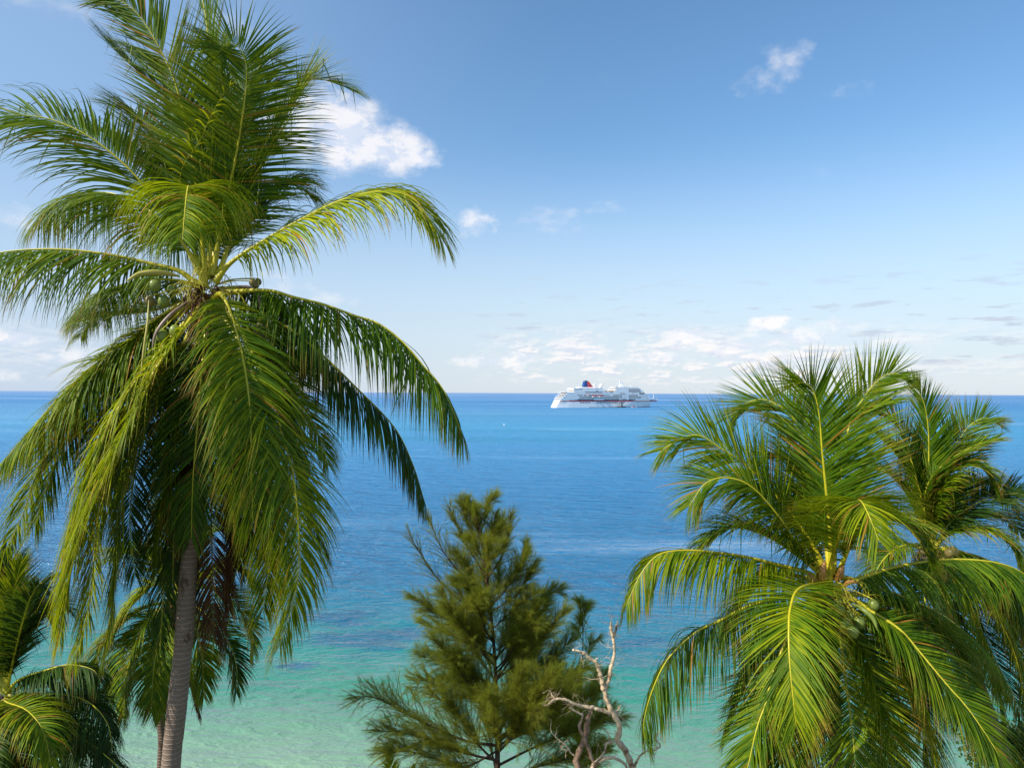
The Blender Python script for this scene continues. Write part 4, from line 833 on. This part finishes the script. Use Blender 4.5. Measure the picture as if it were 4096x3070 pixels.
bush('small dark green bush between the palm fronds and the pale palm trunk', at(3990, 2985, 27.), (.9, .9, .5), 2200, 22, M_BUSH, .2)
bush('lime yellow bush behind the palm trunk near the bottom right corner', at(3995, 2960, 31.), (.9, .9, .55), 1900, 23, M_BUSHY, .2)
# ---------------------------------------------------------------- cruise ship on the horizon
def paint(name, c, rough=.35, vary=.04):
    m, k, out = mat_new(name); tc = k.node('ShaderNodeTexCoord'); nz = k.noise(tc.outputs['Object'], .25, 4, .6)
    principled(k, out, k.mix(nz, (*[x*(1-vary) for x in c], 1), (*c, 1)), rough); return m
W_ = paint('ship_white', (.86, .85, .83)); W2 = paint('ship_deck', (.62, .58, .52), .7); NAVY = paint('ship_navy', (.006, .022, .10)); RED = paint('ship_red', (.80, .06, .015))
GLS = paint('ship_glass', (.018, .03, .045), .12); BLU = paint('funnel_blue', (.012, .06, .22)); ORG = paint('lifeboat_red', (.40, .05, .035)); DRK = paint('rubber_and_recess_shade', (.02, .02, .025), .6); GRY = paint('ship_grey', (.25, .25, .26), .5)  # DRK is boat rubber and also the painted shade of the boat recesses
TEAK = paint('teak', (.30, .17, .08), .7); BOOT = paint('boot_topping', (.12, .035, .03), .5)
def bxs(bm, x0, x1, y0, y1, z0, z1, tx0=0, tx1=0, ty=0):
    "box whose top is inset by tx0 (aft), tx1 (forward) and ty"
    vs = [bm.verts.new(p) for p in ((x0, y0, z0), (x1, y0, z0), (x1, y1, z0), (x0, y1, z0), (x0+tx0, y0+ty, z1), (x1-tx1, y0+ty, z1), (x1-tx1, y1-ty, z1), (x0+tx0, y1-ty, z1))]
    for f in ((3, 2, 1, 0), (4, 5, 6, 7), (0, 1, 5, 4), (1, 2, 6, 5), (2, 3, 7, 6), (3, 0, 4, 7)): bm.faces.new([vs[i] for i in f])
def cruise_ship():
    Lh = 198.0; yaw = R(23); s_px = ray(2213, 1622); Ys = 1122.0; p = CP+s_px*(Ys/s_px[1])
    root = empty('cruise_ship', (p[0], p[1], 0), 'white cruise ship with blue and red funnel, anchored on the horizon', 'cruise ship', None, rz=yaw)
    XX = lambda zx: (zx-205)/9.04; ZZ = lambda zy: (598-zy)/9.25
    def part(name, bm, mat, par=root, sm=False): return obj_bm(name, bm, mat, par, sm)
    # hull: sections along the length
    def half(x, z):
        f = 12.0
        a = np.clip(x/(22+z*.2), 0, 1); f *= .80+.20*a**.7
        bow = np.clip((Lh*.965+z*.62-x)/(62-z*.8), 0, 1); f *= bow**.62
        return max(float(f), .05)
    bm = bmesh.new(); xs = np.concatenate([np.linspace(0, 24, 7), np.linspace(34, 130, 8), np.linspace(138, 200.5, 16)]); zs = [-2, 0, 3, 6, 9, 11.2, 13.2]
    rings = []
    for x in xs:
        row = []
        for sd in (-1, 1):
            for z in (zs if sd < 0 else zs[::-1]):
                xx = x
                if x < 24: xx = x+max(0, (z))*(.55)*(1-x/24)      # raked stern
                xe = Lh*.935+z*.62
                if x > 138: xx = 138+(x-138)*(xe-138)/(200.5-138)
                row.append(bm.verts.new((xx, sd*half(xx, z), z)))
        rings.append(row)
    n_ = len(rings[0])
    for a, b in zip(rings, rings[1:]):
        for i in range(n_): bm.faces.new((a[i], a[(i+1) % n_], b[(i+1) % n_], b[i]))
    bm.faces.new(rings[0][::-1]); bm.faces.new(rings[-1]); bmesh.ops.recalc_face_normals(bm, faces=bm.faces)
    hull = part('hull', bm, W_)
    # stripes follow the hull side, a little proud of it
    for nm, z0, z1, mt in (('blue_stripe', 11.0, 12.1, NAVY), ('red_stripe', 10.0, 10.98, RED), ('boot_topping', -.4, .7, BOOT)):
        bm = bmesh.new()
        for sd in (-1, 1):
            prev = None
            for x in np.linspace(7.5 if z0 > 5 else 60, 203 if z0 > 5 else 186, 60):
                a = bm.verts.new((x, sd*(half(x, z0)+.12), z0)); b = bm.verts.new((x, sd*(half(x, z1)+.12), z1))
                if prev: bm.faces.new((prev[0], a, b, prev[1]))
                prev = (a, b)
        part(nm, bm, mt, hull)
    # lower portholes and windows: each row is glass set in the side
    def row(bm, za, zb, xa, xb, n, gap=.35, y=12.0, sq=True):
        x0, x1 = XX(xa), XX(xb); w_ = (x1-x0)/n
        for i in range(n):
            a = x0+i*w_+w_*gap/2; b = a+w_*(1-gap); ya = half((a+b)/2, 8) if y is None else y
            for sd in ((-1, 1) if n > 1 else (-1,)): bxs(bm, a, b, min(sd*(ya-.6), sd*(ya+.10)), max(sd*(ya-.6), sd*(ya+.10)), ZZ(zb), ZZ(za))
    def wins(name, rows, par=root, mt=GLS):
        for r in rows:
            bm = bmesh.new(); row(bm, *r[:5], gap=r[5] if len(r) > 5 else .35, y=r[6] if len(r) > 6 else 12.0); part(name, bm, mt, par)
    wins('porthole_row', [(508, 531, 592, 780, 7, .55, None), (508, 531, 878, 1252, 14, .5, None), (508, 522, 1296, 1385, 4, .55, None), (508, 522, 1430, 1442, 1, .1, None), (508, 524, 1536, 1708, 7, .55, None), (512, 524, 488, 496, 1, .2, None), (512, 528, 806, 812, 1, .2, None)], hull)
    # superstructure tiers, stepped at the stern
    tiers = [(492, 455, 283, 1838, 0, 12.0, 3.2), (455, 426, 306, 1830, 0, 12.0, 3), (426, 398, 338, 1822, 1, 12.0, 2.5), (398, 365, 372, 1752, 1, 11.6, 2.5)]
    sup = bmesh.new()
    for (zb, zt, xa, xb, t0, y, tf) in tiers: bxs(sup, XX(xa), XX(xb), -y, y, ZZ(zb)-.02, ZZ(zt)+.0, t0, tf, 0)
    superstr = part('superstructure', sup, W_)
    bm = bmesh.new()
    bxs(bm, XX(488), XX(1052), -11.0, 11.0, ZZ(366), ZZ(331), 3, 3, .3); bxs(bm, XX(640), XX(1030), -11.6, 11.6, ZZ(331)-.01, ZZ(300), 1.5, 7, 1.2)
    bxs(bm, XX(490), XX(640), -10.0, 10.0, ZZ(330), ZZ(306), 1, 0, .5); bxs(bm, XX(600), XX(900), -8.0, 8.0, ZZ(301), ZZ(285), 2, 3, 1.)
    bxs(bm, XX(1195), XX(1742), -11.4, 11.4, ZZ(366), ZZ(331), 1.5, 5, .0); bxs(bm, XX(1212), XX(1700), -11.0, 11.0, ZZ(331)-.01, ZZ(300), 3.5, 4, .0); bxs(bm, XX(1240), XX(1668), -9.5, 9.5, ZZ(300)-.02, ZZ(276), 5.5, 5, .4)
    bxs(bm, XX(1060), XX(1195), -9.0, 9.0, ZZ(366), ZZ(345), 1, 1, 0)
    part('upper_decks', bm, W_)
    # overhanging white deck edges throw the thin shadows between decks
    bm = bmesh.new()
    for (zy, xa, xb, y) in ((455, 270, 1836, 12.35), (426, 296, 1828, 12.35), (398, 326, 1822, 12.4), (365, 350, 1750, 12.2), (331, 480, 1050, 11.6), (331, 1190, 1735, 11.8), (300, 490, 1030, 11.5), (300, 1206, 1690, 11.3), (276, 1236, 1650, 9.9)):
        bxs(bm, XX(xa), XX(xb), -y, y, ZZ(zy)-.28, ZZ(zy)+.32)
    part('deck_edges', bm, W_)
    bm = bmesh.new()
    for (zy, xa, xb) in ((398, 345, 470), (365, 372, 486), (455, 290, 306), (426, 312, 338)): bxs(bm, XX(xa), XX(xb), -10, 10, ZZ(zy)+.34, ZZ(zy)+.42)
    part('teak_decks', bm, TEAK)
    for (za, zb, xa, xb, n) in ((402, 419, 350, 508, 9), (432, 450, 320, 500, 9)):
        pass
    wins('window_row', [(464, 485, 558, 836, 22), (464, 485, 1012, 1278, 20), (464, 485, 1452, 1574, 10), (466, 476, 1588, 1812, 9, .72), (468, 476, 1295, 1306, 1, .1)], superstr)
    wins('window_row', [(432, 451, 586, 780, 15), (431, 452, 1012, 1278, 20), (431, 450, 1286, 1328, 3), (431, 450, 1450, 1676, 17), (434, 445, 1686, 1808, 5, .72), (435, 444, 1340, 1410, 3, .8)], superstr)
    wins('window_row', [(402, 418, 552, 650, 7, .45), (401, 420, 664, 700, 2, .3), (401, 420, 1012, 1110, 8, .6), (401, 420, 1168, 1280, 9, .35), (401, 420, 1286, 1328, 3), (401, 419, 1450, 1620, 13), (403, 414, 1640, 1808, 7, .72), (403, 412, 1340, 1410, 3, .8)], superstr)
    wins('window_row', [(366, 386, 1645, 1742, 8, .2, 11.95), (370, 384, 1500, 1600, 3, .8, 11.7), (374, 388, 1286, 1390, 6, .5, 11.7)], superstr)
    wins('window_row', [(336, 356, 1450, 1672, 16, .35, 11.42), (308, 324, 1450, 1655, 14, .35, 11.02), (360, 374, 690, 988, 24, .2, 11.65), (333, 352, 872, 912, 3, .6, 11.05)])
    # proud grey and dark blocks painted for shade inside the boat recesses and opening
    bm = bmesh.new(); bxs(bm, XX(1330), XX(1405), -12.15, 12.15, ZZ(488), ZZ(465)); part('opening_shade', bm, GRY, superstr)
    for (xa, xb) in ((706, 780), (790, 890), (901, 1003)):
        bm = bmesh.new(); bxs(bm, XX(xa), XX(xb), -12.12, 12.12, ZZ(452 if xa > 750 else 420), ZZ(397)); part('recess_shade', bm, DRK, superstr)
    def lifeboat(xa, xb, sd, small=False):
        cx, l = (XX(xa)+XX(xb))/2, (XX(xb)-XX(xa))*.46; zc = ZZ(425) if not small else ZZ(408); hh = 1.9 if not small else 1.1
        e = bpy.data.objects.new('lifeboat', None); C.objects.link(e); e.parent = root; e.location = (cx, sd*13.3, zc)
        for nm, z0, z1, mt, sh in (('hull', -hh, .2, W_, 1), ('canopy', .22, hh*.95, ORG, -1)):
            bm = bmesh.new(); rings = []
            for i in range(9):
                t = i/8*2-1; w_ = 1.7*math.sqrt(max(0, 1-abs(t)**3))+.05
                low = w_*(.45 if sh > 0 else 1.0); up = w_*(1.0 if sh > 0 else .55); x = t*l
                zz0 = z0*(1-.25*abs(t)**3) if sh > 0 else z0; zz1 = z1*(1-.5*abs(t)**4) if sh < 0 else z1
                rings.append([bm.verts.new(q) for q in ((x, -low, zz0), (x, low, zz0), (x, up, zz1), (x, -up, zz1))])
            for a, b in zip(rings, rings[1:]):
                for i in range(4): bm.faces.new((a[i], a[(i+1) % 4], b[(i+1) % 4], b[i]))
            bm.faces.new(rings[0]); bm.faces.new(rings[-1][::-1]); bmesh.ops.recalc_face_normals(bm, faces=bm.faces)
            part(nm, bm, mt, e)
    for sd in (-1, 1):
        lifeboat(792, 888, sd); lifeboat(903, 1001, sd); lifeboat(712, 752, sd, True)
    # funnel, leaning forward edge, with a grey cap and a plain ring emblem
    zb, zt = ZZ(292), ZZ(194)
    def fx(z): t = (z-zb)/(zt-zb); return XX(700)+t*(XX(722)-XX(700)), XX(866)+t*(XX(790)-XX(866))
    def block(x0f, x1f, y, z0, z1):
        bm = bmesh.new(); a = [(x0f(z0), z0), (x1f(z0), z0), (x1f(z1), z1), (x0f(z1), z1)]
        vs = [bm.verts.new((x, sd*y*(1 if z < z0+1 else .78), z)) for sd in (-1, 1) for x, z in a]
        for f in ((0, 1, 2, 3), (7, 6, 5, 4), (0, 4, 5, 1), (1, 5, 6, 2), (2, 6, 7, 3), (3, 7, 4, 0)): bm.faces.new([vs[i] for i in f])
        bmesh.ops.recalc_face_normals(bm, faces=bm.faces); return bm
    mid0 = lambda z: fx(z)[0]+(fx(z)[1]-fx(z)[0])*(.44 if z < zb+1 else .60)
    fun = part('funnel', block(lambda z: fx(z)[0], lambda z: fx(z)[1], 4.2, zb, zt), BLU)
    part('red_panel', block(lambda z: mid0(z), lambda z: fx(z)[1]+.15, 4.32, zb, zt-.4), RED, fun)
    bm = bmesh.new(); bmesh.ops.create_cone(bm, cap_ends=True, segments=20, radius1=2.2, radius2=2.2, depth=8.6); em = part('emblem', bm, BLU, fun); em.rotation_euler = (R(90), 0, 0); em.location = (XX(806), 0, ZZ(258))
    bm = bmesh.new(); bmesh.ops.create_cone(bm, cap_ends=True, segments=20, radius1=1.1, radius2=1.1, depth=8.8); em2 = part('emblem_centre', bm, RED, fun); em2.rotation_euler = (R(90), 0, 0); em2.location = (XX(806), 0, ZZ(258))
    bm = bmesh.new(); bxs(bm, XX(728), XX(778), -2.6, 2.6, zt, zt+1.7, -.3, .8); part('funnel_cap', bm, GRY, fun)
    for (zx, zy, r) in ((885, 252, 2.5), (1008, 252, 2.7), (985, 272, 2.2)):
        bm = bmesh.new(); bmesh.ops.create_uvsphere(bm, u_segments=16, v_segments=10, radius=r); o = part('radome', bm, W_, root, True); o.location = (XX(zx), -3, ZZ(zy))
        bm = bmesh.new(); bmesh.ops.create_cone(bm, cap_ends=True, segments=10, radius1=1.4, radius2=1, depth=ZZ(zy)-ZZ(300)); q = part('pedestal', bm, W_, o); q.location = (0, 0, -(ZZ(zy)-ZZ(300))/2)
    # main mast with crossbars
    bm = bmesh.new(); bxs(bm, XX(1345), XX(1405), -2.5, 2.5, ZZ(276), ZZ(225), 1.2, 2.8, 1.2); bxs(bm, XX(1352), XX(1372), -.6, .6, ZZ(226), ZZ(160), 0, 1.2, .3)
    bxs(bm, XX(1312), XX(1425), -.6, .6, ZZ(226), ZZ(215)); bxs(bm, XX(1370), XX(1425), -.5, .5, ZZ(204), ZZ(196)); bxs(bm, XX(1385), XX(1420), -2.5, 2.5, ZZ(246), ZZ(238))
    bxs(bm, XX(1552), XX(1566), -1, 1, ZZ(278), ZZ(262)); bxs(bm, XX(1632), XX(1668), -6, 6, ZZ(300), ZZ(284))
    part('mast', bm, W_)
    P_, _ = spline([(XX(700), 0, ZZ(286)), (XX(650), 0, ZZ(262)), (XX(588), 0, ZZ(230))], 6); V, Q = tube(P_, .55, 6); o = mesh_np('aft_crane', V, Q, W_, None); o.parent = root
    # bow: bulwark, anchor deck and jackstaff
    bm = bmesh.new()
    for sd in (-1, 1):
        prev = None
        for x in np.linspace(170, 205.2, 24):
            y = half(min(x, 203.5), 13.0)+.05; a = bm.verts.new((x, sd*y, 12.9)); b = bm.verts.new((x, sd*(y+.15), 13.6+(x-170)/35*2.6))
            if prev: bm.faces.new((prev[0], a, b, prev[1]))
            prev = (a, b)
    part('bulwark', bm, W_, hull)
    bm = bmesh.new(); bxs(bm, XX(1855), XX(1885), -5, 5, 13.2, 17.8, 1, 1, .5); bxs(bm, XX(1975), XX(1983), -.5, .5, 15, 23, .2, .2, .2); part('foredeck_gear', bm, W_, hull)
    # pool deck clutter: awnings, sunbeds and rails amidships
    bm = bmesh.new(); rng = np.random.default_rng(3)
    for i in range(26): x = rng.uniform(XX(1050), XX(1290)); y = rng.uniform(-11, 0); h_ = rng.uniform(.8, 2.6); bxs(bm, x, x+rng.uniform(.8, 2.5), y, y+1.2, ZZ(365)+.33, ZZ(365)+.33+h_)
    part('deck_fittings', bm, W2)
    bm = bmesh.new()
    for (a, b, z) in ((500, 585, 374), (1098, 1190, 342), (1250, 1308, 318), (275, 360, 520)): bxs(bm, XX(a), XX(b), -11.0 if z != 318 else -10.6, 6, ZZ(z)-.7, ZZ(z)+.7, .5, .5, .5)
    part('awnings', bm, TEAK)
    # stern terraces: grey bands painted for the shade in the gaps between them
    bm = bmesh.new()
    for (zy, xa) in ((475, 283), (440, 306), (412, 338), (380, 372)): bxs(bm, XX(xa)-.12, XX(xa)+.5, -9.5, 9.5, ZZ(zy)-.7, ZZ(zy)+.8)
    part('stern_gap_shade', bm, GRY, superstr)
    return root
cruise_ship()

def small_boat(name, label, cat, px, py, Y, l, hullm, topm, kind):
    p = at(px, py, Y); root = empty(name, (p[0], p[1], 0), label, cat, None, rz=R(26))
    bm = bmesh.new(); rings = []
    for i in range(11):
        t = i/10; x = (t-.5)*l; w_ = l*.17*(min(1, .75+t) if t < .5 else math.sqrt(max(.002, 1-((t-.5)/.5)**2.4))); d = .25*l*.17*2
        rings.append([bm.verts.new(q) for q in ((x, -w_*.5, -.3), (x, w_*.5, -.3), (x, w_, d+.3*max(0, t-.6)*l*.3), (x, -w_, d+.3*max(0, t-.6)*l*.3))])
    for a, b in zip(rings, rings[1:]):
        for i in range(4): bm.faces.new((a[i], a[(i+1) % 4], b[(i+1) % 4], b[i]))
    bm.faces.new(rings[0]); bm.faces.new(rings[-1][::-1]); bmesh.ops.recalc_face_normals(bm, faces=bm.faces); obj_bm('hull', bm, hullm, root)
    if kind >= 1:
        bm = bmesh.new(); bxs(bm, -l*.22, l*.15, -l*.11, l*.11, l*.08, l*.26, l*.03, l*.09, l*.02); obj_bm('cabin', bm, topm, root)
    if kind == 2:
        bm = bmesh.new()
        for x in (-l*.32, -l*.02, l*.12): bxs(bm, x, x+.25, -.12, .12, .3, l*.48)
        bxs(bm, -l*.36, l*.2, -l*.13, l*.13, l*.46, l*.50); obj_bm('canopy', bm, DRK, root)
        bm = bmesh.new(); bxs(bm, -l*.06, l*.06, -.5, .5, l*.26, l*.62, .3, .3, .2); obj_bm('mast', bm, GRY, root)
small_boat('tender_boat', 'dark tender boat with a canopy alongside the cruise ship', 'boat', 2487, 1619, 1152, 16.0, DRK, GRY, 2)
small_boat('dinghy', 'low dark dinghy behind the tender boat at the ship side', 'boat', 2464, 1619.5, 1146, 10.0, DRK, DRK, 0)
small_boat('lifeboat', 'small white and red boat by the bow of the cruise ship', 'boat', 2537, 1618, 1160, 10.0, W_, ORG, 1)
# white mooring buoy
p = at(2016, 1702, 500.); root = empty('mooring_buoy', (p[0], p[1], 0), 'small white buoy floating on the sea left of the cruise ship', 'buoy')
bm = bmesh.new(); bmesh.ops.create_uvsphere(bm, u_segments=14, v_segments=10, radius=.45); o = obj_bm('float', bm, W_, root, True); o.location = (0, 0, .15); o.scale = (1, 1, .8)
bm = bmesh.new(); bmesh.ops.create_cone(bm, cap_ends=True, segments=12, radius1=.12, radius2=.5, depth=.9); o = obj_bm('topmark', bm, W_, root, True); o.location = (0, 0, 1.0)
